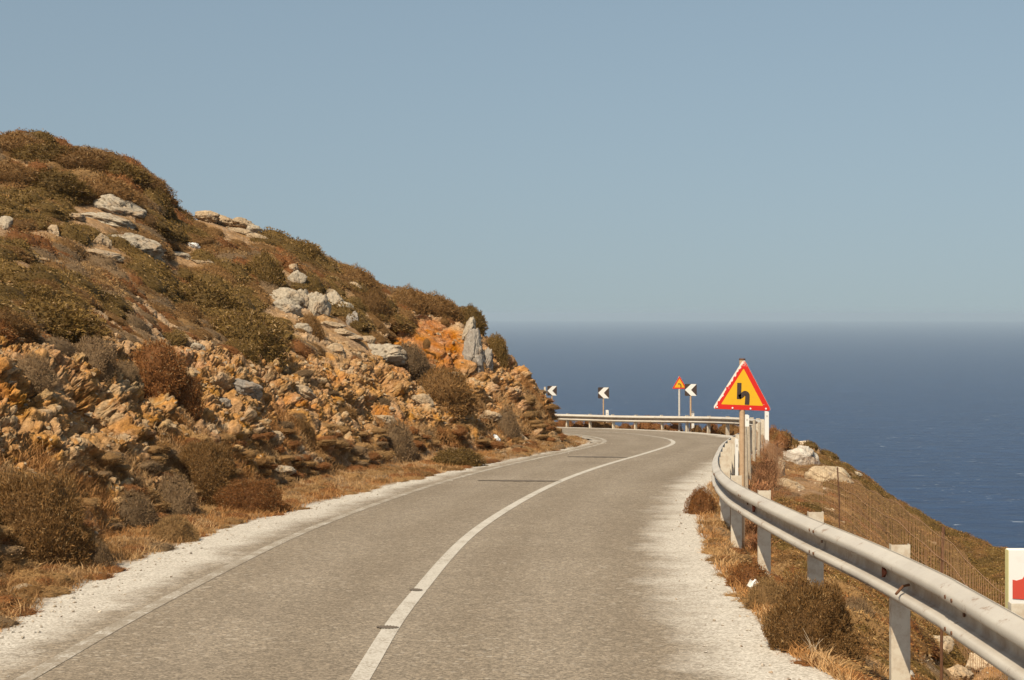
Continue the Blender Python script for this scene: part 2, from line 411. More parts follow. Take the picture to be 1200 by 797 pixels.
# ------------------------------------------------------------------ terrain mesh (rows follow the detail each ray needs)
def lerpc(a, b, t): return np.asarray(a)[None]*(1-t[:, None])+np.asarray(b)[None]*t[:, None]
def build_terrain():
    cols = np.concatenate([np.arange(-420, -24, 5.), np.arange(-24, 668, .85), np.arange(668, 880, 3.), np.arange(880, 1210, 1.5), np.arange(1210, 1600, 8.)])
    NR = 760
    d = np.concatenate([np.arange(1.5, 12, .05), np.arange(12, 56, .02), np.arange(56, 120, .2), np.geomspace(120, 420, 60)])
    C = len(cols); Dm = np.zeros((C, NR))
    for i, p in enumerate(cols):
        x = (p-CX)/F*d; h = H(x, d); q = Q(x, d)
        ang = np.arctan2(h, d); da = np.abs(np.diff(ang)); ds = np.hypot(np.diff(d), np.diff(h))/d[:-1]
        road = (np.abs(q[:-1]) < 3.0)
        ridge = np.interp(p, RPX, RD) if p < 664 else 60
        beh = d[:-1] > ridge+4
        w = np.where(road, .25*da+.01*ds, np.where(beh, .05*da+.02*ds, da+.16*ds)) + 1e-7
        cum = np.concatenate([[0], np.cumsum(w)])
        Dm[i] = np.interp(np.linspace(0, cum[-1], NR), cum, d)
    # smooth neighbouring columns so that quads stay regular
    k = 9; pad = np.pad(Dm, ((k, k), (0, 0)), mode='edge'); Dm = sum(pad[j:j+C] for j in range(2*k+1))/(2*k+1)
    X = ((cols-CX)/F)[:, None]*Dm; Y = Dm; Z = H(X, Y)
    q, z0, zl, qh, st, cw, px, dr, over, zrr, qr, left = H0(X, Y)
    P = np.stack([X, Y, Z], -1)
    # normals
    du = np.gradient(P, axis=0); dv = np.gradient(P, axis=1); nr = np.cross(du, dv); nr /= np.linalg.norm(nr, axis=-1)[..., None]+1e-9
    nr *= np.sign(nr[..., 2:3]+1e-9)
    bl = np.stack([nr[..., k] for k in range(3)], 0)
    for ax, kk in ((1, 14), (2, 14)):
        pd = np.pad(bl, [(0, 0)]+[(kk, kk) if a_ == ax else (0, 0) for a_ in (1, 2)], mode='edge'); cs = np.cumsum(pd, axis=ax)
        cs = np.concatenate([np.zeros_like(np.take(cs, [0], axis=ax)), cs], axis=ax); n_ = bl.shape[ax]
        bl = (np.take(cs, np.arange(2*kk+1, 2*kk+1+n_), axis=ax)-np.take(cs, np.arange(n_), axis=ax))/(2*kk+1)
    nr = np.moveaxis(bl, 0, -1); nr /= np.linalg.norm(nr, axis=-1)[..., None]+1e-9
    shp = X.shape; x, y, z = X.ravel(), Y.ravel(), Z.ravel(); nn = nr.reshape(-1, 3)
    q, qh, st, cw, px, qr = (a.ravel() for a in (q, qh, st, cw, px, qr)); left = left.ravel()
    py = HY-F*z/y
    nz = fbm(x/1.6, y/1.6, z/1.2, 3, 40)
    # exposed rock: road cut, spur nose, bare scree patches above the cut
    cut = sstep(-.05, .55, qh-st+.35*nz)*(1-sstep(.3, 1.6, qh-st-cw-.9*nz))
    nose = sstep(545, 590, px)*(1-sstep(0, 3, y-np.interp(px, RPX, RD)))*(qh > .6)
    bare = sstep(.05, .35, fbm(x/1.9+7, y/2.6, z*0, 3, 77))*(1-sstep(2.5, 6.5, qh-st-cw))*(qh > st+cw*.5)
    bare2 = sstep(.34, .46, fbm(x/1.5+2, y/3, z*0, 3, 99))*(qh > st)*.6
    cut = np.where(left, np.clip(np.maximum(cut, nose), 0, 1), 0)
    bare = np.where(left, np.clip(np.maximum(bare, bare2), 0, 1), 0)
    rm = np.clip(cut+.45*bare, 0, 1)
    rr = np.where(~left, sstep(.5, 1.2, qr)*sstep(.1, .35, fbm(x/1.5, y/1.5, z*0, 3, 63))*.6, 0)
    rm = np.maximum(rm, rr)
    def blocks(xs, ys, zs):
        return xs+.18*vnoise(xs*2.3, ys*2.3, zs*2.3, 3), ys+.18*vnoise(xs*2.3, ys*2.3, zs*2.3, 4), zs+.10*vnoise(xs*2.3, ys*2.3, zs*2.3, 6)
    # pass 1: large blocks and gullies
    idx = np.where(rm > .02)[0]; disp = np.zeros(len(x)); tint2 = np.full(len(x), .5)
    xs, ys, zs = x[idx], y[idx], z[idx]; wx, wy, wz = blocks(xs, ys, zs)
    f1, f2, o = worley(wx/.78, wy/.78, wz/.46, 200)
    dA = (o[0]-.5)*.26+.14*(o[1]*o[4]+o[2]*o[5]+o[3]*o[6]); eA = np.clip((f2-f1)/.16, 0, 1); eA2 = np.clip((f2-f1)/.20, 0, 1)**.5
    gul = fbm(xs/.9, ys/.9, zs/3.0, 3, 500)
    disp[idx] = ((dA+.10)*(.3+.7*eA2)-.16*(1-eA)**2-.05+.24*fbm(xs/1.1, ys/1.1, zs/.6, 3, 530)-.42*sstep(.10, .34, gul))*rm[idx]; tint2[idx] = o[0]
    disp = np.where((np.abs(q) < 3.1), 0, disp)
    V1 = (np.stack([x, y, z], 1)+(nn*disp[:, None])*np.array([1, 1, .8])).reshape(C, NR, 3)
    # rows follow the broken face evenly
    seg = np.linalg.norm(np.diff(V1, axis=1), axis=2)/V1[:, :-1, 1]; da = np.abs(np.diff(np.arctan2(V1[..., 2], V1[..., 1]), axis=1))
    q2, rm2 = q.reshape(C, NR), rm.reshape(C, NR); ridge = np.interp(cols, RPX, RD)[:, None]
    wt = np.where(np.abs(q2[:, :-1]) < 3.0, .25*da+.01*seg, np.where(V1[:, :-1, 1] > ridge+4, .02*seg+.03*da, (.16+.5*rm2[:, :-1])*seg+(1-.5*rm2[:, :-1])*da))+1e-7
    cum = np.concatenate([np.zeros((C, 1)), np.cumsum(wt, axis=1)], axis=1); U = np.empty((C, NR))
    for i in range(C): U[i] = np.interp(np.linspace(0, cum[i, -1], NR), cum[i], np.arange(NR))
    U = sum(np.pad(U, ((4, 4), (0, 0)), mode='edge')[j:j+C] for j in range(9))/9
    i0 = np.clip(U.astype(int), 0, NR-2); fr = U-i0; ri = np.arange(C)[:, None]
    def rs(A): A = A.reshape(C, NR); return A[ri, i0]*(1-fr)+A[ri, i0+1]*fr
    V1 = np.stack([rs(V1[..., k]) for k in range(3)], -1)
    x, y, z, qh, st, cw, px, qr, q, nz, cut, bare, rm, nose, tint2, disp = (rs(A.astype(float)).ravel() for A in (x, y, z, qh, st, cw, px, qr, q, nz, cut, bare, rm, nose, tint2, disp))
    left = q < 0; nn = np.stack([rs(nn[:, k]).ravel() for k in range(3)], 1)
    du = np.gradient(V1, axis=0); dv = np.gradient(V1, axis=1); n1 = np.cross(du, dv); n1 /= np.linalg.norm(n1, axis=-1)[..., None]+1e-9
    for ax in (0, 1):
        pd = np.pad(n1, [(3, 3) if a_ == ax else (0, 0) for a_ in range(3)], mode='edge'); n1 = sum(np.take(pd, np.arange(j, j+n1.shape[ax]), axis=ax) for j in range(7))/7
    n1 = n1.reshape(-1, 3); n1 *= np.sign((n1*nn).sum(1)+1e-9)[:, None]; n1 = n1+.35*nn; n1 /= np.linalg.norm(n1, axis=1)[:, None]+1e-9
    # pass 2: stones and chips on the broken face
    V = V1.reshape(-1, 3); idx = np.where(rm > .02)[0]; tint = np.full(len(x), .5); d2 = np.zeros(len(x))
    xs, ys, zs = V[idx, 0], V[idx, 1], V[idx, 2]; wx, wy, wz = blocks(xs, ys, zs)
    f1b, f2b, ob = worley(wx/.23, wy/.23, wz/.13, 300)
    dB = (ob[0]-.5)*.075+.06*(ob[1]*ob[4]+ob[2]*ob[5]+ob[3]*ob[6]); eB = np.clip((f2b-f1b)/.2, 0, 1); eB2 = np.clip((f2b-f1b)/.22, 0, 1)**.5
    f1c, f2c, oc = worley(wx/.09, wy/.09, wz/.055, 400)
    dC = (oc[0]-.5)*.045+.035*(oc[1]*oc[4]+oc[2]*oc[5]+oc[3]*oc[6])+.03*fbm(xs*4, ys*4, zs*6, 3, 520); eC2 = np.clip((f2c-f1c)/.35, 0, 1)
    em = 1-.72*sstep(.02, .30, fbm(xs/1.3+9, ys/1.3, zs/.9, 3, 540)); soft = np.zeros(len(x)); soft[idx] = (1-em)
    d2[idx] = em*((dB+.045)*(.25+.75*eB2)+(dC+.02)*eC2-.07*(1-eB)**2-.03)*rm[idx]; tint[idx] = ob[0]
    d2 += .035*fbm(x*6, y*6, z*6, 2, 600)*sstep(0, .5, np.where(left, qh, qr)); d2 = np.where(np.abs(q) < 3.1, 0, d2)
    V = V+n1*d2[:, None]; py = HY-F*z/np.maximum(y, .1)
    # colours of the ground itself
    n_a = fbm(x/2.3, y/2.3, z/2.3, 4, 700)*.5+.5; n_b = fbm(x/.35, y/.35, z/.35, 3, 710)*.5+.5
    soil = lerpc((.23, .130, .060), (.38, .235, .12), np.clip(n_a*.6+n_b*.5, 0, 1))
    rock = lerpc((.35, .170, .055), (.46, .265, .112), np.clip(tint*.65+.6*(n_a-.3), 0, 1))
    pal = sstep(.72, .80, tint2*.5+tint*.5)[:, None]; rock = rock*(1-pal*.6)+np.array([[.42, .31, .18]])*pal*.6
    sm = np.clip(soft*1.2, 0, .85)[:, None]; rock = rock*(1-sm)+lerpc((.30, .150, .050), (.42, .245, .11), n_b)*sm
    rusty = sstep(.55, .72, fbm(x/1.1+4, y/1.1, z/.8, 3, 720)*.5+.5)[:, None]; rock = rock*(1-.7*rusty)+np.array([[.40, .17, .055]])*.7*rusty
    c = soil*(1-rm[:, None])+rock*rm[:, None]
    bb = (bare*(1-cut))[:, None]*.8; c = c*(1-bb)+lerpc((.33, .20, .10), (.47, .325, .19), tint)*bb
    # ochre scar below the overhanging scrub near the spur
    sx, sy, sz = hit(509, 403); rr2 = np.sqrt(((x-sx)/1.6)**2+((y-sy)/3.6)**2+((z-sz)/1.2)**2)+.25*nz
    scar = (1-sstep(.75, 1.0, rr2)); c = c*(1-scar[:, None])+lerpc((.30, .100, .026), (.45, .21, .065), np.clip(n_b*1.2-.1, 0, 1))*scar[:, None]
    V[:, 0] -= .35*scar*(1+.2*n_b); V[:, 1] += .3*scar
    orx = (nose*.55)[:, None]*n_a[:, None]; c = c*(1-orx)+np.array([[.43, .20, .07]])*orx
    litter = np.where(left, 0, sstep(.8, 2.0, qr))*(1-rm*.8); c = c*(1-.6*litter[:, None])+lerpc((.13, .078, .034), (.26, .165, .08), n_b)*.6*litter[:, None]
    gs = np.where(left, (1-sstep(-.3, .25, qh-st+.3*nz)), (1-sstep(.4, 1.0, qr)))*sstep(.0, .3, np.where(left, qh, np.abs(q)-3.0))
    c = c*(1-gs[:, None])+lerpc((.22, .13, .06), (.36, .24, .13), n_b)*gs[:, None]
    gv = (1-sstep(.0, .28, np.where(left, qh+.16*nz, np.abs(q)-np.interp(y, [7, 9.6, 10.8, 12.5, 16], [3.5, 3.4, 3.2, 3.15, 3.05])+.12*nz)))[:, None]; c = c*(1-gv)+lerpc((.38, .34, .28), (.58, .53, .46), n_b)*gv
    idm = np.arange(C*NR).reshape(C, NR)
    Fc = np.stack([idm[:-1, :-1].ravel(), idm[1:, :-1].ravel(), idm[1:, 1:].ravel(), idm[:-1, 1:].ravel()], 1)
    o_ = mesh_np('terrain', V, Fc, 4, M['earth'], col=c); tag(o_, kind='structure')
    # ground under and behind the camera
    gx = np.linspace(-26, 26, 27); gy = np.linspace(-14, 1.52, 9); XX, YY = np.meshgrid(gx, gy); ZZ = np.where(XX < 4, zr(YY)-.06-.0*XX, zr(YY)-.06-(XX-4)*.5)
    idg = np.arange(XX.size).reshape(XX.shape); Fg = np.stack([idg[:-1, :-1].ravel(), idg[:-1, 1:].ravel(), idg[1:, 1:].ravel(), idg[1:, :-1].ravel()], 1)
    o2 = mesh_np('ground', np.stack([XX.ravel(), YY.ravel(), ZZ.ravel()], 1), Fg, 4, M['earth'], col=np.tile([[.3, .22, .14]], (XX.size, 1))); tag(o2, kind='structure')
    return V, cut, bare, left, qh, st, cw, px, py, qr, scar, nose, q
(TV, T_cut, T_bare, T_left, T_qh, T_st, T_cw, T_px, T_py, T_qr, T_scar, T_nose, T_q) = build_terrain()

# ------------------------------------------------------------------ road sheets
def strip(name, u0, u1, lift, mat, s0=0, s1=None, nu=8, col=None, alpha=None):
    i0 = int(s0/.25); i1 = len(CL) if s1 is None else int(s1/.25)
    ii = np.arange(i0, i1); u0 = np.broadcast_to(u0, (len(CL),))[ii]; u1 = np.broadcast_to(u1, (len(CL),))[ii]
    T = np.linspace(0, 1, nu+1); U = u0[:, None]*(1-T)+u1[:, None]*T
    X = CL[ii, 0][:, None]+CN[ii, 0][:, None]*U; Y = CL[ii, 1][:, None]+CN[ii, 1][:, None]*U
    Z = zr(Y)+lift
    idm = np.arange(X.size).reshape(X.shape)
    Fc = np.stack([idm[:-1, :-1].ravel(), idm[:-1, 1:].ravel(), idm[1:, 1:].ravel(), idm[1:, :-1].ravel()], 1)
    uv = np.stack([U.ravel(), np.repeat(CS[ii], nu+1)], 1)
    c = np.ones((X.size, 4)); 
    if alpha is not None: c[:, 3] = np.repeat(alpha[ii], nu+1)
    o = mesh_np(name, np.stack([X.ravel(), Y.ravel(), Z.ravel()], 1), Fc, 4, mat, col=c, uv=uv); return tag(o, kind='structure')
yy = CL[:, 1]; ci = np.arange(len(CL)); bend = ci > np.argmax(CL[:, 0])
ju = .05*np.sin(CS*2.1)+.05*np.sin(CS*5.3+1)+.03*np.sin(CS*11)
SL = np.where(bend, 2.8, SHL(yy))
SHR = lambda y: np.interp(y, [7, 9.6, 10.8, 12.5, 16, 40], [3.55, 3.45, 3.22, 3.20, 3.12, 3.10])
strip('road', -SL-.05+ju, np.where(bend, 3.1, SHR(yy))+ju*.6, .004, M['road'], nu=24)
Cal = np.where(bend, .22, 0.)*1.0
strip('centre_line', -.07, .075, .008, M['line'], nu=2, alpha=Cal)
strip('edge_line', -2.42, -2.28, .008, M['line'], nu=2, alpha=np.full(len(CL), .10)+np.where(yy > 30, -.04, 0)+.0*yy+.16)
# dark tar seams across the lane
def seam(px0, px1, py, wpx, name='tar_seam'):
    def g(px, py): 
        k = (py-HY)/F; d = 2.1/(k-.047) if 2.1/(k-.047) < 47 else 50
        return np.array([(px-CX)/F*d, d])
    a = g(px0, py); b = g(px1, py+.8); n = 26; V = []; 
    for i in range(n+1):
        t = i/n; p = a*(1-t)+b*t; w = wpx*(.35+.65*math.sin(math.pi*t))*(1+.25*math.sin(i*1.7)); ln = p[1]
        hw = w/F*ln*ln/2.1*.55
        V += [(p[0], p[1]-hw, float(zr(p[1]-hw))+.013), (p[0], p[1]+hw, float(zr(p[1]+hw))+.013)]
    Fc = [(2*i, 2*i+2, 2*i+3, 2*i+1) for i in range(n)]
    tag(mesh_np(name, np.array(V), np.array(Fc), 4, M['tar']), kind='structure')
seam(441, 467, 736, 3.2); seam(480, 495, 692, 2.6); seam(560, 658, 563.5, 1.2); seam(665, 735, 535.5, 1.0); None

# ------------------------------------------------------------------ sea
def sea():
    R = 24000; n = 96; rings = [0.5, 200, 500, 1000, 2000, 4000, 8000, 16000, R]; V = []
    for r in rings:
        for k in range(n): V.append((r*math.cos(2*math.pi*k/n), r*math.sin(2*math.pi*k/n), SEA_Z))
    Fc = [(i*n+k, (i+1)*n+k, (i+1)*n+(k+1) % n, i*n+(k+1) % n) for i in range(len(rings)-1) for k in range(n)]
    tag(mesh_np('sea', np.array(V), np.array(Fc), 4, M['sea']), kind='structure')
sea()

# ------------------------------------------------------------------ scrub
KINDS = {  # base albedo, second albedo, blade length, width, lumpiness
    'olive': ((.205, .122, .032), (.130, .078, .022), .135, .032, .24),
    'brown': ((.260, .138, .045), (.165, .086, .029), .140, .025, .24),
    'grey':  ((.275, .178, .096), (.185, .118, .060), .150, .020, .20),
    'rust':  ((.290, .122, .036), (.185, .076, .024), .135, .026, .24),
    'straw': ((.390, .240, .096), (.265, .150, .058), .170, .019, .22),
}
def mound_arrays(kind, n, h, seed, core=True, fine=1.):
    """cushion shrub of radius 1: many small blades over a lumpy dome, plus its twiggy core"""
    ca, cb, L, W, lump = KINDS[kind]; L *= fine; W *= fine*.8 if fine < 1 else 1; r = np.random.default_rng(seed)
    th = r.uniform(0, 2*np.pi, n); cz = r.uniform(-.55, 1, n)
    sr = np.sqrt(1-cz**2); nrm = np.stack([sr*np.cos(th), sr*np.sin(th), cz], 1)
    R = 1+lump*1.6*fbm(nrm[:, 0]*2.1+seed, nrm[:, 1]*2.1, nrm[:, 2]*2.1, 3, seed % 97)+.12*vnoise(nrm[:, 0]*7+seed, nrm[:, 1]*7, nrm[:, 2]*7, 3)
    dep = r.uniform(.86, 1.0, n); P = nrm*(R*dep)[:, None]
    dr = nrm*.8+r.normal(0, .55, (n, 3)); dr[:, 2] += .2; dr /= np.linalg.norm(dr, axis=1)[:, None]
    ln = L*r.uniform(.5, 1.35, n); sd = np.cross(dr, r.normal(0, 1, (n, 3))); sd /= np.linalg.norm(sd, axis=1)[:, None]; wd = W*r.uniform(.6, 1.4, n)
    V = np.empty((n, 3, 3)); V[:, 0] = P-sd*wd[:, None]; V[:, 1] = P+sd*wd[:, None]; V[:, 2] = P+dr*ln[:, None]
    V[..., 2] *= np.where(V[..., 2] > 0, h, .8)
    t = np.clip(r.uniform(0, 1, n)*.7+.4*(fbm(P[:, 0]*2.5, P[:, 1]*2.5, P[:, 2]*2.5, 2, 31)*.5+.5), 0, 1)
    c = lerpc(cb, ca, t)*r.uniform(.72, 1.28, (n, 1))
    alt = r.uniform(0, 1, n); c = np.where((alt < .10)[:, None], np.array([[.34, .22, .10]]), c); c = np.where((alt > .92)[:, None], np.array([[.12, .068, .030]]), c); C = np.repeat(c, 3, 0)
    Vv = V.reshape(-1, 3); Fc = np.arange(3*n).reshape(-1, 3)
    if core:
        a, b = 9, 16; Pc = []
        for i in range(a+1):
            for k in range(b):
                ph = -.75+(i/a)*(math.pi/2+.8); t2 = 2*math.pi*k/b; Pc.append((math.cos(ph)*math.cos(t2), math.cos(ph)*math.sin(t2), math.sin(ph)))
        Pc = np.array(Pc); Rc = .86*(1+lump*1.6*fbm(Pc[:, 0]*2.1+seed, Pc[:, 1]*2.1, Pc[:, 2]*2.1, 3, seed % 97)); Pc = Pc*Rc[:, None]; Pc[:, 2] *= np.where(Pc[:, 2] > 0, h, .8)
        base = len(Vv); fc = []
        for i in range(a):
            for k in range(b):
                p0 = base+i*b+k; p1 = base+i*b+(k+1) % b; p2 = p1+b; p3 = p0+b; fc += [(p0, p1, p2), (p0, p2, p3)]
        Vv = np.concatenate([Vv, Pc]); Fc = np.concatenate([Fc, np.array(fc)]); C = np.concatenate([C, np.tile(np.array(cb)*.8, (len(Pc), 1))])
    return Vv, Fc, C
def merge(parts):
    V, Fs, C = [], [], []; n = 0
    for v, f, c in parts: V.append(v); Fs.append(f+n); C.append(c); n += len(v)
    return np.concatenate(V), np.concatenate(Fs), np.concatenate(C)
def place_arr(A, x, y, z, r, rz, tint=1., sq=(1, 1, 1), slope=None):
    V, Fc, C = A; c, s = math.cos(rz), math.sin(rz); v = V*np.array(sq)[None]*r
    w = np.stack([v[:, 0]*c-v[:, 1]*s, v[:, 0]*s+v[:, 1]*c, v[:, 2]], 1)
    if slope is not None: w[:, 2] += w[:, 0]*slope[0]+w[:, 1]*slope[1]
    w += np.array([x, y, z]); return w, Fc, C*tint
def slope_at(x, y, e=.4):
    return float((H(x+e, y)-H(x-e, y))/(2*e)), float((H(x, y+e)-H(x, y-e))/(2*e))

MID = {k: [mound_arrays(k, 1000, h, 100+i*13+j) for j, h in enumerate((.55, .70, .45))] for i, k in enumerate(KINDS)}
NEAR = {k: [mound_arrays(k, 7000, h, 200+i*13+j, fine=.72) for j, h in enumerate((.6, .8))] for i, k in enumerate(KINDS)}
SML = {k: [mound_arrays(k, 380, .7, 300+i*13+j, core=False) for j in range(3)] for i, k in enumerate(KINDS)}

def pick(mask, n):
    ids = np.where(mask)[0]
    return RNG.choice(ids, min(n, len(ids)), replace=False) if len(ids) else []

inview = (T_px > -230) & (T_px < 1290)
PALE, TAN, GREY, WHITE = (.355, .295, .215), (.36, .265, .165), (.265, .23, .19), (.74, .74, .72)
B = [
 (134, 246, 62, 24, 'long pale slab tilting right, highest rock under the grassy summit', PALE, 22, True),
 (122, 259, 60, 14, 'thin pale slab lying just below the high tilted slab', PALE, 14, True),
 (84, 256, 26, 9, 'small flat tan rock left of the summit slabs', TAN, 5, True),
 (8, 268, 28, 20, 'pale cracked boulder cut by the left edge of the photo', PALE, 10, False),
 (3, 206, 20, 9, 'flat pale rock high at the left edge', PALE, 20, True),
 (64, 274, 15, 15, 'small pointed pale rock standing alone among brown scrub', TAN, 0, False),
 (118, 286, 22, 17, 'upright knobbly rock leaning on the widest pale boulder', TAN, 0, False),
 (152, 292, 66, 25, 'widest rounded pale boulder on the upper slope', PALE, 12, False),
 (118, 299, 42, 10, 'low flat slab in front of the rounded pale boulder', TAN, 10, True),
 (50, 306, 44, 10, 'buried tan slab crossing the upper left slope', TAN, 18, True),
 (227, 290, 13, 8, 'small bright white stone on the scrub slope', WHITE, 10, False),
 (212, 301, 22, 8, 'flat pale rock left of a thin cracked slab', PALE, 12, True),
 (240, 308, 30, 8, 'thin cracked slab below the bright white stone', TAN, 16, True),
 (242, 254, 26, 11, 'pointed tan rock starting the crest outcrop', TAN, 12, True),
 (264, 261, 28, 12, 'wide cap rock with a dark hollow on the crest outcrop', TAN, 8, True),
 (284, 262, 22, 10, 'flat tan rock resting at the top of the crest outcrop', TAN, 6, True),
 (296, 271, 17, 12, 'round pale boulder at the right of the crest outcrop', PALE, 0, False),
 (284, 274, 30, 9, 'split slab lowest but one of the crest outcrop', TAN, 14, True),
 (304, 282, 28, 10, 'broken slabs trailing down from the crest outcrop', TAN, 20, True),
 (334, 350, 34, 18, 'upper rounded block of the leaning boulder stack', PALE, 14, False),
 (334, 362, 30, 18, 'lower rounded block of the leaning boulder stack', PALE, 8, False),
 (346, 334, 20, 24, 'tall pale block topping the leaning boulder stack', PALE, 20, False),
 (341, 317, 14, 12, 'small tan rock just above the leaning boulder stack', TAN, 10, False),
 (357, 357, 16, 26, 'narrow upright rock left in the ribbed rock wall', PALE, -14, False),
 (371, 364, 26, 30, 'broad upright block in the ribbed rock wall', PALE, 6, False),
 (390, 362, 22, 30, 'cracked upright block at the centre of the ribbed rock wall', PALE, 10, False),
 (385, 345, 15, 9, 'small round rock capping the ribbed rock wall', TAN, 0, False),
 (402, 370, 20, 22, 'ribbed block right of the centre of the rock wall', PALE, 14, False),
 (413, 382, 14, 24, 'grey pointed block ending the rock wall on the right', GREY, 14, False),
 (390, 383, 26, 8, 'thin stacked slab at the foot of the rock wall', TAN, 10, True),
 (402, 391, 28, 8, 'second stacked slab stepping down from the rock wall', TAN, 8, True),
 (412, 397, 22, 7, 'lowest stacked slab under the grey pointed block', TAN, 6, True),
 (430, 401, 16, 11, 'dark edged cube of rock right of the stacked slabs', TAN, 6, False),
 (416, 342, 24, 14, 'smooth tan slab above the rock wall leaning downhill', TAN, 32, True),
 (359, 391, 26, 18, 'pale boulder just under the leaning stack', PALE, 18, False),
 (393, 412, 20, 14, 'tan boulder between dry tufts below the rock wall', TAN, 6, False),
 (453, 417, 42, 20, 'smooth dome shaped grey boulder right of the rock wall', PALE, 8, False),
 (531, 440, 12, 6, 'little white stone under the orange scar', PALE, 0, False),
 (232, 409, 15, 9, 'lone pale stone in the bare patch mid slope', PALE, 12, False),
 (331, 410, 8, 6, 'tiny pale stone below the scrub carpet', PALE, 0, False),
 (281, 458, 44, 20, 'flat grey slab lying in the earth above the cut', GREY, 22, True),
 (262, 473, 16, 9, 'small grey stone below the flat grey slab', GREY, 5, False),
 (354, 461, 30, 13, 'tan slab poking out above the middle of the cut', TAN, 16, True),
 (320, 515, 22, 14, 'rounded tan block in the middle of the cut face', TAN, 0, False),
 (334, 552, 22, 8, 'pale lens shaped stone low in the cut face', PALE, 8, True),
 (450, 494, 22, 11, 'tan block jutting from scree below the grey dome boulder', TAN, 12, True),
 (495, 470, 24, 12, 'tan slab on scree under the orange scar', TAN, 25, True),
 (575, 489, 22, 11, 'pale block in the lower scrub near the spur nose', TAN, 10, False),
 (580, 516, 11, 9, 'small bluish white stone near the road under the spur', WHITE, 0, False),
 (612, 517, 26, 9, 'pale slab leaning into the road verge at the spur foot', TAN, 35, True),
 (23, 693, 26, 11, 'pale stone lying in roadside grass at bottom left', TAN, 0, False),
 (549, 394, 14, 32, 'pale upper part of the tall rock rib beside the orange scar', PALE, 22, False),
 (556, 418, 27, 46, 'grey cracked lower part of the tall rock rib beside the scar', GREY, 8, False),
 (571, 428, 13, 28, 'narrow grey rib leaning against the tall rib near the scar', GREY, 12, False),
]
BR = [
 (939, 547, 38, 32, 'white pointed boulder standing highest beyond the guardrail', (.46, .41, .34), -8, False),
 (972, 565, 50, 26, 'long cream boulder right of the white pointed boulder', (.46, .36, .23), 10, False),
 (905, 558, 30, 30, 'fractured cream block left of the white pointed boulder', (.44, .345, .23), 0, False),
 (925, 572, 30, 14, 'low cream rock under the white pointed boulder', (.42, .32, .20), 8, False),
 (1003, 556, 14, 5, 'small pale slab lying higher on the seaward slope', (.55, .46, .33), 0, True),
 (943, 521, 14, 6, 'small pale rock near the brow of the seaward slope', (.52, .42, .3), 0, True),
 (966, 604, 22, 14, 'upright tan rock beside grey twigs behind the rail', (.54, .40, .24), -20, False),
 (1092, 762, 46, 24, 'cream rock seen under the rail near bottom right', (.44, .345, .23), 8, False),
 (1160, 782, 50, 26, 'cream rock under the rail at the lower right corner', (.54, .42, .28), -6, False),
 (1052, 790, 34, 12, 'white stone at the foot of the nearest rail post', (.5, .45, .38), 6, False),
 (1120, 792, 36, 16, 'brownish rock between the two cream rocks under the rail', (.46, .33, .2), 10, False),
]
CLEAR = [(b[0], b[1], b[2], b[3], hit(b[0], b[1]+b[3]*.3)[1]) for b in B+BR]
def clear(x, y, z, r, top):
    px = CX+F*x/y; tp = HY-F*(z+top)/y; rp = r*F/y
    for bx, by, bw, bh, bd in CLEAR:
        if abs(px-bx) < bw*.55+rp*.75 and tp < by+bh*.45 and bd-7 < y < bd+.35 and HY-F*z/y > by-bh*.5: return False
    return True
# hillside carpet ------------------------------------------------
def kindfield(x, y):
    a = float(fbm(np.array([x/2.6]), np.array([y/4.0]), np.array([0.]), 2, 801)[0]); b = random.random()
    if a > .22: return 'olive' if b < .7 else 'brown'
    if a > .0: return random.choice(['olive', 'brown', 'brown'])
    if a > -.22: return random.choice(['brown', 'brown', 'grey', 'rust'])
    return random.choice(['grey', 'grey', 'brown', 'straw', 'rust'])
def slopes(ids):
    xs, ys = TV[ids, 0], TV[ids, 1]; e = .4
    return (H(xs+e, ys)-H(xs-e, ys))/(2*e), (H(xs, ys+e)-H(xs, ys-e))/(2*e)
parts = []
hillmask = inview & T_left & (T_qh > T_st+T_cw*.75) & (T_cut < .45) & (T_scar < .2) & (TV[:, 1] < 66)
band_ = (1-sstep(.9, 2.6, T_qh-T_st-T_cw-.8*fbm(TV[:, 0]/1.7, TV[:, 1]/2.2, TV[:, 2]*0, 2, 333)))
dens = 1-np.maximum(.66*T_bare*(T_qh < T_st+T_cw+6), .72*band_)
ids = pick(hillmask, 4600); sx_, sy_ = slopes(ids)
for j, i in enumerate(ids):
    if random.random() > dens[i]: continue
    x, y, z = TV[i]; k = kindfield(x, y)
    r = random.uniform(.18, .42)*(1.0+.010*(y-20))*(1.2 if k == 'olive' else .95)
    if band_[i] > .4: r *= .6; k = random.choice(['grey', 'brown', 'grey', 'rust'])
    elif T_bare[i] > .3 and T_qh[i] < T_st[i]+T_cw[i]+6: r *= .55
    if not clear(x, y, z, r, r*.5): continue
    parts.append(place_arr(random.choice(MID[k]), x, y, z-.02, r, random.uniform(0, 6.3), random.uniform(.85, 1.15), (random.uniform(.9, 1.5), random.uniform(.8, 1.1), random.uniform(.75, 1.2)), (float(np.clip(sx_[j], -.7, .7))*.75, float(np.clip(sy_[j], -.7, .7))*.75)))
V, Fc, C = merge(parts); tag(mesh_np('hillside_scrub', V, Fc, 3, M['fol'], col=C), 'low brown and olive scrub carpeting the rocky hillside left of the road', 'scrub', kind='stuff')
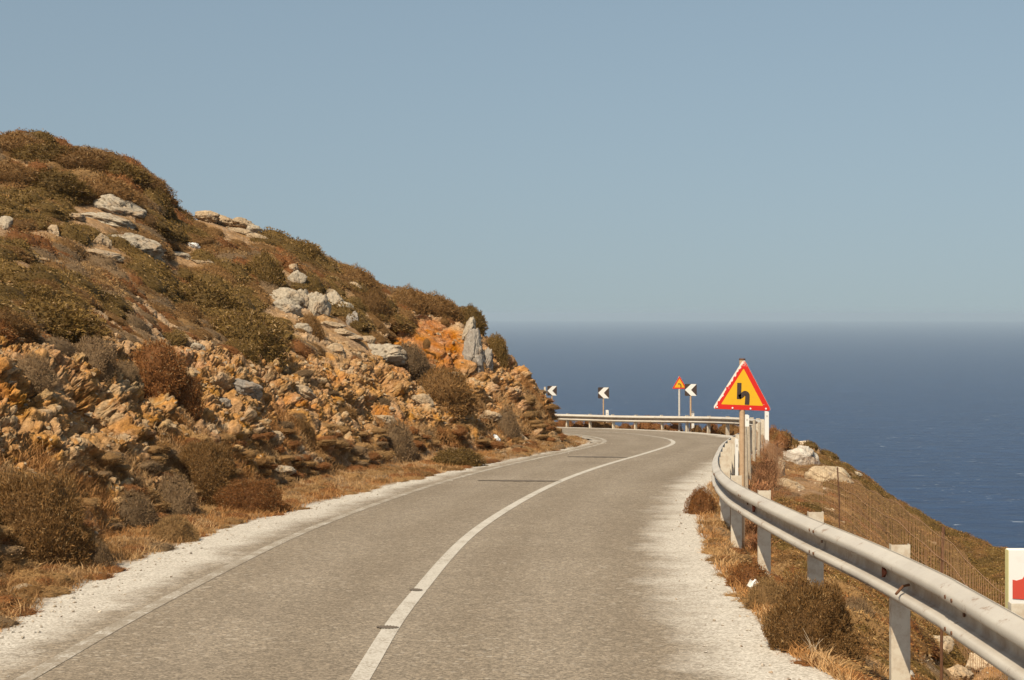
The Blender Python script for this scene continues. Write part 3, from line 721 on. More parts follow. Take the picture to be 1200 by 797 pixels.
# seaward slope --------------------------------------------------
parts = []
m2 = inview & (~T_left) & (T_qr > .9) & (T_qr < 14) & (TV[:, 1] < 62) & (TV[:, 1] > 6)
ids = pick(m2, 6000); sx_, sy_ = slopes(ids)
for j, i in enumerate(ids):
    x, y, z = TV[i]; far = T_qr[i] > 3.2 or y > 36
    k = random.choice(['olive', 'olive', 'brown', 'olive', 'brown', 'olive'] if far else ['brown', 'olive', 'rust', 'olive', 'straw', 'brown'])
    if not far and random.random() < .12: continue
    r = random.uniform(.17, .40)*(1.0 if far else .85)*(.65 if y < 14 else 1)
    if not clear(x, y, z, r, r*.6): continue
    parts.append(place_arr(random.choice(MID[k]), x, y, z-.04, r, random.uniform(0, 6.3), random.uniform(.8, 1.15), (random.uniform(.9, 1.3), 1, random.uniform(.75, 1.2)), (float(np.clip(sx_[j], -.7, .7))*.75, float(np.clip(sy_[j], -.7, .7))*.75)))
V, Fc, C = merge(parts); tag(mesh_np('cliff_top_scrub', V, Fc, 3, M['fol'], col=C), 'olive and brown scrub covering the cliff top beyond the wire fence', 'scrub', kind='stuff')

# dry plants and grass along both road edges ---------------------
def grass_arrays(P, hgt, wid, lean, c0, c1, seed):
    r = np.random.default_rng(seed); n = len(P)
    d = r.normal(0, lean, (n, 3)); d[:, 2] = 1; d /= np.linalg.norm(d, axis=1)[:, None]
    L = hgt*r.uniform(.4, 1.3, n); a = r.uniform(0, 2*np.pi, n); s = np.stack([np.cos(a), np.sin(a), a*0], 1)*(wid*r.uniform(.6, 1.4, n))[:, None]
    bend = r.normal(0, .35, (n, 3))*L[:, None]; bend[:, 2] = -np.abs(bend[:, 2])*.4
    V = np.empty((n, 5, 3)); mid = P+d*(L*.55)[:, None]; tip = P+d*L[:, None]+bend
    V[:, 0] = P-s; V[:, 1] = P+s; V[:, 2] = mid+s*.7; V[:, 3] = mid-s*.7; V[:, 4] = tip
    b = np.arange(n)[:, None]*5; Fc = np.stack([b+[0, 1, 2], b+[0, 2, 3], b+[3, 2, 4]], 1).reshape(-1, 3)
    c = lerpc(c0, c1, r.uniform(0, 1, n)); return V.reshape(-1, 3), Fc, np.repeat(c, 5, 0)
def verge(name, side, label):
    parts = []
    if side < 0: m = inview & T_left & (T_qh > -.12) & (T_qh < T_st+.75) & (TV[:, 1] < 54) & (TV[:, 1] > 7)
    else: m = inview & (~T_left) & (T_q > 3.0) & (T_qr < 1.0) & (TV[:, 1] < 68) & (TV[:, 1] > 6)
    ids = pick(m, 60000); x, y = TV[ids, 0], TV[ids, 1]
    # uneven front: noise decides where plants reach onto the gravel
    edge = T_qh[ids] if side < 0 else (T_q[ids]-SHR(TV[ids, 1])-.02)
    keep = edge > .10+.30*fbm(x/.5, y/.8, x*0, 3, 61 if side < 0 else 62) if side < 0 else edge > -.02+.34*fbm(x/.4, y/.8, x*0, 3, 62)
    ids = ids[keep]; P0 = TV[ids]; n = len(ids)
    P = P0[RNG.integers(0, n, 95000 if side < 0 else 60000)]+RNG.normal(0, .05, (95000 if side < 0 else 60000, 3))*[1, 1.5, 0]
    qq = Q(P[:, 0], P[:, 1]); P = P[(np.abs(qq) > 2.95) & ((qq < 0) | (qq > SHR(P[:, 1])-.03))]; P[:, 2] = H(P[:, 0], P[:, 1])-.01
    t = fbm(P[:, 0]/.8, P[:, 1]/1.2, P[:, 0]*0, 2, 90)
    for lo, hi, c0, c1 in ((-9, -.1, (.30, .14, .045), (.42, .22, .08)), (-.1, .15, (.36, .20, .08), (.48, .31, .15)), (.15, 9, (.22, .12, .045), (.36, .20, .08))):
        s = P[(t > lo) & (t <= hi)]
        if len(s): parts.append(grass_arrays(s, .13, .005, .65, c0, c1, int(abs(lo)*10)+3))
    ks = ['rust', 'straw', 'rust', 'grey', 'brown', 'straw']
    e2 = edge[keep]
    for i in RNG.choice(n, min(n, 1500), replace=False):
        if e2[i] < .06 and random.random() < .6: continue
        if side > 0 and e2[i] < .12 and random.random() < .75: continue
        x, y, z = P0[i]; k = random.choice(ks); r = random.uniform(.07, .20)*(1 if y < 30 else 1.3)
        if side > 0 and T_qr[ids[i]] > .0: r *= 1.2
        parts.append(place_arr(random.choice(SML[k]) if r < .13 else random.choice(MID[k]), x, y, z-.02, r, random.uniform(0, 6.3), random.uniform(.9, 1.25), (1.3, 1.1, random.uniform(.5, .9))))
    V, Fc, C = merge(parts); tag(mesh_np(name, V, Fc, 3, M['fol'], col=C), label, 'dry grass', kind='stuff')
verge('roadside_grass', -1, 'dry orange and straw coloured grass along the foot of the rock cut')
verge('verge_plants', 1, 'low dry orange plants between the white gravel and the guardrail')

# scree ----------------------------------------------------------
def stone_proto(seed, n=9):
    r = np.random.default_rng(seed); bm = bmesh.new()
    for p in r.normal(0, 1, (n, 3)): p = p/np.linalg.norm(p)*r.uniform(.7, 1.1); bm.verts.new(p*[1, .8, .6])
    bmesh.ops.convex_hull(bm, input=bm.verts); bmesh.ops.triangulate(bm, faces=bm.faces)
    bm.verts.index_update(); loose = [v for v in bm.verts if not v.link_faces]; bmesh.ops.delete(bm, geom=loose, context='VERTS'); bm.verts.index_update()
    V = np.array([v.co[:] for v in bm.verts]); Fc = np.array([[v.index for v in f.verts] for f in bm.faces]); bm.free()
    return V[Fc.ravel()], np.arange(len(Fc)*3).reshape(-1, 3), np.ones((len(Fc)*3, 3))
STN = [stone_proto(s, 8+s % 5) for s in range(10)]
parts = []
m3 = inview & T_left & (T_qh > .2) & (TV[:, 1] < 60) & ((T_bare+T_cut) > .35)
m4 = inview & (~T_left) & (T_qr > .3) & (T_qr < 5) & (TV[:, 1] < 45) & (TV[:, 1] > 7)
for ids, cs in ((pick(m3, 7000), ((.36, .24, .13), (.35, .20, .08), (.39, .29, .18), (.33, .18, .07))), (pick(m4, 900), ((.42, .34, .24), (.40, .30, .18)))):
    for i in ids:
        x, y, z = TV[i]; r = random.choice([.012, .015, .02, .02, .03, .03, .045, .065])*random.uniform(.7, 1.3)*(.7+y/50)
        c = np.array(random.choice(cs))*random.uniform(.85, 1.1)
        v, f, cc = place_arr(random.choice(STN), x, y, z+r*.1, r, random.uniform(0, 6.3)); parts.append((v, f, cc*c))
for side in (-1, 1):
    n_ = 1300 if side < 0 else 420
    yy0 = 7+52*RNG.uniform(0, 1, n_)**2.2
    for y in yy0:
        c_i = int(np.argmin(np.abs(CL[:240, 1]-y))); off = (-(float(SHL(y))-abs(RNG.normal(0, .28))) if side < 0 else 3.1-abs(RNG.normal(0, .3)))
        X_ = CL[c_i]+CN[c_i]*off; r = random.choice([.006, .008, .010, .014, .02])*random.uniform(.8, 1.3); c = np.array(random.choice(((.56, .50, .42), (.48, .42, .34), (.40, .33, .25))))
        v, f, cc = place_arr(random.choice(STN), X_[0], X_[1], float(zr(X_[1]))+r*.35+.004, r, random.uniform(0, 6.3)); parts.append((v, f, cc*c))
V, Fc, C = merge(parts); tag(mesh_np('loose_stones', V, Fc, 3, M['rock'], col=C), 'small loose stones scattered over the bare earth of the slopes', 'stones', kind='stuff')

# ------------------------------------------------------------------ boulders
def boulder_mesh(seed, dims, col, cuts=14, slab=False):
    r = np.random.default_rng(seed); bm = bmesh.new(); bmesh.ops.create_icosphere(bm, subdivisions=5, radius=1)
    V = np.array([v.co[:] for v in bm.verts]); Fc = np.array([[v.index for v in f.verts] for f in bm.faces]); bm.free()
    for _ in range(cuts):
        n = r.normal(0, 1, 3); n /= np.linalg.norm(n); d = r.uniform(.55, .85); s = V@n; m = s > d; V[m] -= n[None]*((s[m]-d)*.93)[:, None]
    f1, f2, o = worley(V[:, 0]*2.1+seed, V[:, 1]*2.1, V[:, 2]*(3.4 if slab else 2.1), seed)
    nn = V/np.linalg.norm(V, axis=1)[:, None]
    g1, g2, o2 = worley(V[:, 0]*5+seed, V[:, 1]*5, V[:, 2]*8, seed+9)
    V = V+nn*((o[0]-.5)*.15-.13*(1-np.clip((f2-f1)/.10, 0, 1))**1.5+(o2[0]-.5)*.03-.025*(1-np.clip((g2-g1)/.15, 0, 1)))[:, None]+nn*(.04*fbm(V[:, 0]*3+seed, V[:, 1]*3, V[:, 2]*3, 4, 5))[:, None]
    V = (V-(V.max(0)+V.min(0))/2)/((V.max(0)-V.min(0))/2); V = V*np.array(dims)[None]*.5*1.04
    C = np.tile(np.array(col), (len(V), 1))*(.9+.2*o[0])[:, None]
    return V, Fc, C
GROW = 1.2
def boulder(px, py, w, h, label, col=PALE, tilt=0, slab=False, name='boulder', yaw=0, deep=.8, group=None, cuts=14, sink=.12, at=None):
    x, y, z = hit(px, py) if at is None else at
    w, h = w*GROW, h*GROW; W, Hh = w/F*y, h/F*y
    o = mesh_np(name, *(lambda a: (a[0], a[1]))(boulder_mesh(int(px*7+py), (1, 1, 1), col)), 3, M['rock'], col=boulder_mesh(int(px*7+py), (W, max(W*deep, Hh), Hh*1.15), col, cuts, slab)[2]) if False else None
    A = boulder_mesh(int(px*7+py) % 9973, (W, max(W*deep, Hh*.8), Hh*1.15), col, cuts, slab)
    o = mesh_np(name, A[0], A[1], 3, M['rock'], col=A[2])
    gz = z
    o.location = (x, y+max(W*deep, Hh)*.12, -(py-HY)/F*y+Hh*.02); o.rotation_euler = (0, math.radians(tilt), yaw)
    return tag(o, label, 'rock', group)
for b in B: boulder(b[0], b[1], b[2], b[3], b[4], b[5], b[6], b[7], yaw=random.uniform(-.5, .5))
for b in BR:
    if b[0] in (1092, 1160, 1120):
        boulder(*b[:4], b[4], b[5], b[6], b[7], at=hit(b[0], b[1], 9.6), yaw=.4)
    else: boulder(*b[:4], b[4], b[5], b[6], b[7], yaw=random.uniform(-.5, .5))

# ------------------------------------------------------------------ individual shrubs
PROTO = {}
def shrub_mesh(kind, near, j):
    key = (kind, near, j)
    if key not in PROTO:
        A = (NEAR if near else MID)[kind][j] if near < 2 else mound_arrays(kind, 46000, .95, 900+j, fine=.40)
        o = mesh_np('shrub', A[0], A[1], 3, M['fol'], col=A[2]); PROTO[key] = o.data; bpy.data.objects.remove(o)
    return PROTO[key]
def shrub(px, py, w, h, kind, label, group=None, near=1, j=0, at=None, name='shrub', depth=1.):
    x, y, z = hit(px, py+h*.35) if at is None else at
    r = w/F*y/2/1.1; hh = h/F*y
    hf = {0: (.55, .70, .45), 1: (.6, .8), 2: (.95,)*3}[near][j]
    o = bpy.data.objects.new(name, shrub_mesh(kind, near, j)); COL.objects.link(o)
    o.location = (x, y, z-.03); o.scale = (r, r*depth, hh/(hf*1.1)*.98); o.rotation_euler = (0, 0, random.uniform(-.6, .6))
    return tag(o, label, 'shrub', group)
S = [
 (40, 615, 160, 104, 'brown', 'largest dark brown bush at the foot of the cut by the left edge', 2),
 (112, 650, 44, 40, 'grey', 'thin grey bush in the shade right of the largest dark bush', 1),
 (242, 556, 96, 66, 'brown', 'rounded brown bush halfway up the cut face', 2),
 (203, 582, 64, 50, 'grey', 'grey brown bush leaning left of the rounded cut face bush', 1),
 (154, 598, 70, 42, 'grey', 'pale grey bush low in the cut face', 1),
 (297, 584, 92, 40, 'rust', 'low rusty orange cushion beside the gravel below the cut', 2),
 (205, 622, 60, 34, 'straw', 'pale straw cushion at the gravel edge below the cut', 1),
 (182, 425, 80, 48, 'rust', 'dark rust red bush patch on top of the cut', 1),
 (215, 455, 50, 40, 'rust', 'smaller rust red bush spilling over the cut rim', 1),
 (146, 434, 40, 24, 'grey', 'grey cushion bush in front of the rust red patch', 1),
 (108, 415, 66, 40, 'grey', 'wide grey bush left of the rust red patch', 1),
 (38, 432, 60, 36, 'grey', 'grey bush on the cut rim near the left edge', 1),
 (465, 516, 54, 42, 'grey', 'tall grey brown bush in the middle of the scree', 1),
 (582, 404, 26, 24, 'olive', 'small olive bush at the very tip of the spur skyline', 1),
 (552, 372, 44, 26, 'olive', 'olive bush overhanging the tall rock rib', 1),
 (510, 360, 62, 26, 'brown', 'brown bush overhanging the orange scar', 1),
 (480, 352, 50, 26, 'brown', 'brown skyline bush left of the orange scar', 1),
 (538, 537, 64, 24, 'olive', 'olive green cushion by the road near the spur', 1),
 (500, 400, 10, 8, 'brown', 'tiny brown tuft inside the orange scar', 0),
 (478, 418, 60, 30, 'grey', 'grey brown bush below the orange scar', 1),
 (520, 455, 80, 40, 'brown', 'wide brown bush under the tall rock rib', 1),
 (594, 496, 34, 34, 'grey', 'dark twiggy bush leaning on the spur nose', 1),
 (312, 318, 54, 40, 'olive', 'dark olive bush above left of the leaning boulder stack', 1),
 (288, 388, 100, 46, 'olive', 'broad olive bush left of the ribbed rock wall', 1),
 (240, 352, 110, 40, 'olive', 'broad olive bush carpet at mid slope', 1),
 (60, 372, 150, 40, 'olive', 'wide low olive bush near the left edge at mid slope', 1),
 (280, 408, 50, 22, 'olive', 'dark olive bush edging the bare patch', 1),
 (365, 384, 30, 26, 'brown', 'brown bush nestled under the ribbed rock wall', 1),
 (440, 356, 40, 30, 'brown', 'brown bush on the skyline above the dome boulder', 1),
 (418, 328, 54, 26, 'brown', 'bushy brown crown on the skyline above the rock wall', 1),
 (350, 292, 60, 22, 'olive', 'olive bush on the skyline right of the crest outcrop', 1),
 (20, 290, 40, 24, 'olive', 'yellow green bush by the left edge boulder', 0),
]
for s in S: shrub(s[0], s[1], s[2], s[3], s[4], s[5], near=s[6], j=random.randint(0, 1), depth=.8)
# low dome of bushes forming the summit on the left
dome = [(20, 172, 90), (60, 182, 100), (100, 190, 96), (140, 202, 90), (168, 218, 70), (184, 236, 44), (120, 222, 100), (60, 215, 110), (10, 205, 90), (196, 252, 30)]
for i, (px, py, w) in enumerate(dome):
    shrub(px, py, w, 26, ('brown', 'olive')[i % 2], 'bushy brown and olive mound in the hedge like thicket on the summit', 'thicket bushes on the summit', near=1, j=i % 2, depth=.7)
def zone(n, mask, label, group, kinds, rmin, rmax):
    ids = pick(mask, n)
    for i in ids:
        x, y, z = map(float, TV[i]); k = random.choice(kinds); r = random.uniform(rmin, rmax)
        if not clear(x, y, z, r, r*.6): continue
        near = 1 if y < 40 else 0; j = random.randint(0, 1)
        o = bpy.data.objects.new('shrub', shrub_mesh(k, near, j)); COL.objects.link(o)
        o.location = (x, y, z-.06); o.scale = (r*random.uniform(.9, 1.3), r, r*random.uniform(.65, 1)); o.rotation_euler = (random.uniform(-.1, .1), random.uniform(.0, .35), random.uniform(0, 6))
        tag(o, label, 'shrub', group)
lm = T_left & (T_scar < .1) & (T_cut < .4) & (T_px > -20) & (T_px < 600)
zone(34, lm & (T_py > 200) & (T_py < 300), 'cushion shrub on the upper slope between the summit and the pale slabs', 'shrubs on the upper slope', ['olive', 'brown'], .35, .6)
zone(40, lm & (T_py > 300) & (T_py < 400), 'cushion shrub in the broad scrub belt at mid slope', 'shrubs at mid slope', ['olive', 'brown', 'olive'], .3, .55)
zone(30, lm & (T_py > 400) & (T_py < 470) & (T_qh > T_st+T_cw), 'greyish tuft on the bare stony ground just above the cut', 'tufts above the cut', ['grey', 'brown', 'grey'], .14, .3)
zone(22, T_left & (T_px > 330) & (T_px < 580) & (T_py > 430) & (T_py < 530) & (T_qh > T_st*.6), 'dry brown tuft on the scree between the cut and the spur', 'tufts on the scree', ['grey', 'brown', 'straw'], .18, .36)
zone(26, (~T_left) & (T_qr > 3) & (T_qr < 8) & (TV[:, 1] > 18) & (TV[:, 1] < 50) & (T_px > 900) & (T_px < 1195), 'olive cushion shrub on the seaward slope beyond the wire fence', 'shrubs on the seaward slope', ['olive', 'brown'], .2, .36)

# beside and behind the guardrail
def ground_at(x, y): return (x, y, float(H(x, y)))
shrub(955, 718, 118, 92, 'brown', 'large grey brown twiggy bush against the near guardrail', near=2, j=0, at=ground_at(2.36, 11.2))
shrub(865, 668, 60, 34, 'rust', 'low orange plant in front of the second nearest rail posts', near=1, j=1, at=ground_at(2.42, 14.6))
shrub(905, 690, 56, 44, 'straw', 'straw coloured bush left of the large twiggy bush', near=1, j=0, at=ground_at(2.34, 13.1))
shrub(830, 600, 40, 34, 'rust', 'orange tuft where the gravel meets the rail bend', near=1, j=0, at=ground_at(3.0, 22.5))
shrub(1000, 612, 50, 36, 'grey', 'grey twiggy bush just behind the rail between two post tops', near=1, j=0, at=ground_at(4.0, 16.6))
random.seed(77)
for i, (px, dd, rad, hg) in enumerate([(886, 24, .20, .42), (882, 27, .18, .6), (890, 29, .20, .7), (893, 32, .22, .75), (897, 35, .22, .8), (901, 38, .24, .85), (906, 42, .22, .6), (889, 22, .16, .3), (895, 27, .2, .4)]):
    x = (px-CX)/F*dd; r_ = np.random.default_rng(i+50); nb = 520
    P = np.stack([r_.normal(0, rad*.5, nb), r_.normal(0, rad*.5, nb), np.zeros(nb)], 1)
    A1 = grass_arrays(P, hg, .006, .22, (.22, .10, .045), (.36, .19, .09), i)
    P2 = P+np.stack([r_.normal(0, .05, nb), r_.normal(0, .05, nb), r_.uniform(.1, hg*.9, nb)], 1); A2 = grass_arrays(P2, .12, .007, .9, (.26, .11, .05), (.40, .20, .09), i+9)
    V, Fc, C = merge([A1, A2]); o = mesh_np('dry_weed', V, Fc, 3, M['fol'], col=C); o.location = (x, dd, float(H(x, dd))-.02)
    tag(o, 'tall rusty dry weed tangled in the fence right of the large triangle sign', 'weed', 'rusty weeds in the fence')

RAIL = catmull([(2.45, -6), (2.52, 0), (2.62, 4), (2.74, 7.6), (2.81, 10.8), (2.76, 13.4), (2.76, 16), (2.86, 18.6), (3.2, 22), (3.97, 27), (5.05, 33), (6.55, 40), (8.0, 46.5), (8.75, 50), (9.1, 53), (8.85, 56.2), (7.5, 59), (5.2, 61.2), (3.2, 63.2), (.8, 65.4), (-3.5, 68), (-10, 70.5), (-18, 73.5)])
RAIL, RS = resample(RAIL, .2)
RT = np.gradient(RAIL, axis=0); RT /= np.linalg.norm(RT, axis=1)[:, None]; RNl = np.stack([-RT[:, 1], RT[:, 0]], 1)   # towards the road (left)
k = 0
for s in np.arange(RS[np.argmin(np.abs(RAIL[:, 1]-52)+(RAIL[:, 0] < 5)*99)], RS[np.argmax((RAIL[:, 0] < 1.8) & (RAIL[:, 1] > 60))], .62):
    x = np.interp(s, RS, RAIL[:, 0]); y = np.interp(s, RS, RAIL[:, 1]); nx = np.interp(s, RS, RNl[:, 0]); ny = np.interp(s, RS, RNl[:, 1])
    off = random.uniform(.35, .9); k += 1
    xx, yy_ = x-nx*off, y-ny*off; w = random.uniform(16, 28)
    shrub(0, 0, w, w*random.uniform(.55, .8), random.choice(['rust', 'rust', 'brown']), 'rounded rusty brown bush behind the far guardrail', 'bushes behind the far guardrail', near=0, j=k % 3, at=(xx, yy_, float(zr(yy_))-.12))

# ------------------------------------------------------------------ guardrail
rail_root = empty('guardrail', (2.86, 8, float(zr(8))), 0, 'long galvanised two ridged guardrail following the road bend on the sea side', 'guardrail')
def inv(o, root):
    o.parent = root; o.matrix_parent_inverse = Matrix.Translation(-Vector(root.location)); return o
WP = [(.010, .310), (.004, .304), (.018, .297), (.086, .270), (.098, .258), (.101, .246), (.100, .222), (.088, .208), (.014, .198), (.003, .186), (.000, .155), (.003, .118), (.014, .106), (.088, .092), (.100, .080), (.101, .062), (.098, .050), (.086, .038), (.018, .014), (.004, .006), (.010, .0)]
TOPZ = lambda y: float(np.interp(y, [7, 9, 16, 25, 40, 55, 62], [.825, .855, .835, .80, .72, .66, .585]))
PRS = lambda y: float(np.interp(y, [8, 18, 40, 55], [1.16, 1.12, 1.0, .95]))
def at_rail(s):
    f = lambda A: np.interp(s, RS, A)
    x, y = float(f(RAIL[:, 0])), float(f(RAIL[:, 1])); nx, ny = float(f(RNl[:, 0])), float(f(RNl[:, 1])); l = math.hypot(nx, ny)
    return x, y, nx/l, ny/l
def beam(s0, s1, off, mat):
    n = max(2, int((s1-s0)/.2)); V = []; m = len(WP)
    th = .004
    prof = [(p+off, z) for p, z in WP]+[(p+off-th, z) for p, z in WP[::-1]]; M2 = len(prof)
    for i in range(n+1):
        x, y, nx, ny = at_rail(s0+(s1-s0)*i/n); ps = PRS(y); zb = float(zr(y))+TOPZ(y)-.31*ps+.004*math.sin(y*.9)
        for p, z in prof: V.append((x+nx*p, y+ny*p, zb+z*ps))
    Fc = [(i*M2+k, i*M2+(k+1) % M2, (i+1)*M2+(k+1) % M2, (i+1)*M2+k) for i in range(n) for k in range(M2)]
    recess_shade = [.15 if z > .262 else (.0 if z > .215 else (.85 if z > .10 else (.1 if z > .05 else .6))) for p, z in WP]; recess_shade = recess_shade+[.5]*len(WP)  # grime brown painted into valley and lower lip to deepen their shade
    cc = np.ones((len(V), 4)); cc[:, 3] = np.tile(recess_shade, n+1)
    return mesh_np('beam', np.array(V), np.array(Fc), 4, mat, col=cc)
s_of = lambda y: float(np.interp(y, RAIL[:, 1][:260], RS[:260]))
s = s_of(8.6)-4.0*3; bi = 0
while s < RS[-1]-1:
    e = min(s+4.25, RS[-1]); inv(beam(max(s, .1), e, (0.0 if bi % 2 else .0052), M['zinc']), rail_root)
    if e < 45:
        for (dz, ds) in ((.07, -.12), (.07, .02), (.24, -.12), (.24, .02), (.155, -.05)):
            x, y, nx, ny = at_rail(s+.13+ds); p = .100 if dz != .155 else .006; zb = float(zr(y))+TOPZ(y)-.31*PRS(y)
            c = Vector((x+nx*p, y+ny*p, zb+dz*PRS(y)))
            if bi > 1: bm = bmesh.new(); add_tube(bm, [c, c+Vector((nx, ny, 0))*.012], .014, 6); inv(bm_obj('splice_bolt', bm, M['rust']), rail_root)
    s += 4.0; bi += 1
def rail_post(s, lean=0., w=.14, below=.5, refl=False):
    x, y, nx, ny = at_rail(s); bm = bmesh.new(); T = Vector((-ny, nx, 0)); T = Vector((ny, -nx, 0)); Nn = Vector((nx, ny, 0))
    # C section, web facing along the road, flanges towards the rail and away
    prof = [(-.015, -.03), (-.015, .03), (-.020, .03), (-.020, -.024), (-.150, -.024), (-.150, .03), (-.156, .03), (-.156, -.03)]
    z0, z1 = float(H(x-nx*.1, y-ny*.1))-.25, float(zr(y))+TOPZ(y)+.03
    a = [bm.verts.new(Vector((x, y, z0))+Nn*p+T*t+T*lean) for p, t in prof]; b = [bm.verts.new(Vector((x, y, z1))+Nn*p+T*t) for p, t in prof]
    n = len(prof); bm.faces.new(a[::-1]); bm.faces.new(b)
    for i in range(n): bm.faces.new((a[i], a[(i+1) % n], b[(i+1) % n], b[i]))
    inv(bm_obj('post', bm, M['post']), rail_root)
    if refl:
        bm = bmesh.new(); zb = float(zr(y))+TOPZ(y)-.155*PRS(y)
        for sg in (-1, 1):
            pass
        c = Vector((x, y, zb))+Nn*.014
        v = [bm.verts.new(c+T*.03+Vector((0, 0, .04))), bm.verts.new(c+T*.03+Vector((0, 0, -.045))), bm.verts.new(c-T*.02+Vector((0, 0, 0))+Nn*.0), bm.verts.new(c+Nn*.035+Vector((0, 0, .035))), bm.verts.new(c+Nn*.035+Vector((0, 0, -.04)))]
        bmesh.ops.convex_hull(bm, input=bm.verts)
        inv(bm_obj('reflector', bm, M['reflect']), rail_root)
s0 = s_of(10.62)
for i in range(-3, 5): rail_post(s0+i*2.72, refl=(i in (0, 2, 4)), lean=random.uniform(-.02, .02))
for i, s in enumerate(np.arange(s0+5*2.72-.6, s_of(44), 2.0)): rail_post(s, lean=random.uniform(-.03, .03), refl=i % 3 == 2)
for i, s in enumerate(np.arange(s_of(44)+1.3, RS[-1]-.5, 1.33)): rail_post(s, lean=random.uniform(-.12, .12))
# bent tab and empty bolt hole on the nearest beam
x, y, nx, ny = at_rail(s_of(9.95)); bm = bmesh.new(); zb = float(zr(y))+TOPZ(y)-.155*PRS(y)
c = Vector((x+nx*.02, y+ny*.02, zb)); add_tube(bm, [c, c+Vector((nx*.05, ny*.05-.01, -.01)), c+Vector((nx*.10-.02, ny*.1-.10, -.045))], .010, 7)
inv(bm_obj('bent_bolt', bm, M['rust']), rail_root)

# ------------------------------------------------------------------ signs
def sub(poly): return poly
def rounded(poly, r, n=5):
    out = []; P = [Vector(p) for p in poly]; m = len(P)
    for i in range(m):
        p, a, b = P[i], (P[i-1]-P[i]).normalized(), (P[(i+1) % m]-P[i]).normalized()
        ang = a.angle(b); t = r/math.tan(ang/2); bis = (a+b).normalized(); c = p+bis*(r/math.sin(ang/2))
        s_, e_ = (p+a*t)-c, (p+b*t)-c
        for k in range(n+1):
            v = s_.slerp(e_, k/n) if s_.length else s_; v = v.normalized()*r; out.append(((c+v).x, (c+v).y))
    return out
def tri(side, inset=0, r=.03):
    h = side*.866; R = h*2/3-inset*2
    return rounded([(0, R), (R*math.cos(math.radians(210)), R*math.sin(math.radians(210))), (R*math.cos(math.radians(330)), R*math.sin(math.radians(330)))], r)
def stroke(pts, w):
    P = [Vector(p) for p in catm2(pts)]; L, Rr = [], []
    for i, p in enumerate(P):
        t = (P[min(i+1, len(P)-1)]-P[max(i-1, 0)]).normalized(); n = Vector((-t.y, t.x)); L.append(p+n*w/2); Rr.append(p-n*w/2)
    return [tuple(v) for v in L]+[tuple(v) for v in Rr[::-1]]
def catm2(pts): return [tuple(p) for p in catmull(pts, 5)]
def triangle_sign(px, top, side_px, d, zbase, label, sym, peel, polemat, pr, rz, roll=0):
    x = (px-CX)/F*d; side = side_px/F*d; h = side*.866
    # centroid sits 2/3 of the height under the apex
    zc = -(top-HY)/F*d - h*2/3
    root = empty('warning_sign', (x, d, zbase), rz, label, 'road sign')
    bm = bmesh.new(); add_tube(bm, [(0, .045, -.4), (0, .045, zc-zbase+h*.635)], pr, 14); bm_obj('pole', bm, polemat, root)
    bm = bmesh.new(); add_tube(bm, [(0, .045, zc-zbase+h*.636), (0, .045, zc-zbase+h*.662)], pr*1.12, 14); bm_obj('pole_cap', bm, M['rust'], root)
    def place(o): o.location = (0, 0, zc-zbase); o.rotation_euler = (0, roll, 0); return o
    sc = side/.9
    bm = bmesh.new(); add_prism(bm, tri(side, 0, .03*sc), .004, .016); place(bm_obj('sign_plate', bm, M['backm'], root))
    # border as a ring
    bm = bmesh.new(); o_ = tri(side*.985, 0, .028*sc); i_ = tri(side*.985, .073*sc, .008*sc)
    a = [bm.verts.new((p[0], .001, p[1])) for p in o_]; b = [bm.verts.new((p[0], .001, p[1])) for p in i_]; n = len(a)
    a2 = [bm.verts.new((p[0], .004, p[1])) for p in o_]
    for k in range(n): bm.faces.new((a[k], a[(k+1) % n], b[(k+1) % n], b[k])); bm.faces.new((a[k], a2[k], a2[(k+1) % n], a[(k+1) % n]))
    place(bm_obj('red_border', bm, M['redpeel'] if peel else M['red'], root))
    bm = bmesh.new(); add_prism(bm, tri(side*.985, .072*sc, .008*sc), .0005, .0035); place(bm_obj('yellow_panel', bm, M['yellow'], root))
    for st, w in sym:
        bm = bmesh.new(); poly = stroke([(a_*side, b_*side) for a_, b_ in st], w*side); n = len(poly)//2
        vs = [bm.verts.new((p[0], -.003, p[1])) for p in poly]
        for k in range(n-1): bm.faces.new((vs[k], vs[k+1], vs[-k-2], vs[-k-1]))
        place(bm_obj('bend_symbol', bm, M['black'], root))
    if peel:
        for bx, bz in ((-.42, -.255), (-.16, -.258), (.14, -.258), (.40, -.25)):
            bm = bmesh.new(); add_tube(bm, [(bx*side, -.006, bz*side), (bx*side, .001, bz*side)], .014, 8); place(bm_obj('rivet', bm, M['white'], root))
    bm = bmesh.new(); add_box(bm, (0, .024, zc-zbase-.12*sc), (.16*sc, .014, .03)); add_box(bm, (0, .024, zc-zbase+.12*sc), (.16*sc, .014, .03)); bm_obj('bracket', bm, M['grey'], root)
    return root
# symbol coordinates in units of the side, origin at the centroid
dbl = [([(.080, -.195), (.082, -.055), (.068, -.015), (.030, -.004), (-.018, -.050), (-.060, -.075)], .076), ([(-.058, -.105), (-.062, .165)], .072)]
gx_, gy_ = (868.5-CX)/F*22, 22
triangle_sign(870.3, 420, 70, 22, float(H(gx_, gy_)), 'large close warning triangle with double bend symbol, peeling red border and tan pole', dbl, True, M['beige'], .044, 0, math.radians(2.2))
crv = [([(.09, -.20), (.10, -.08), (.06, .01), (-.02, .04), (-.10, .03)], .065)]
xf = (795.5-CX)/F*59.6
triangle_sign(796.3, 440.5, 17.5, 59.8, float(zr(59.8))-.1, 'small distant warning triangle with single left bend symbol on a grey pole', crv, False, M['grey'], .042, .05)

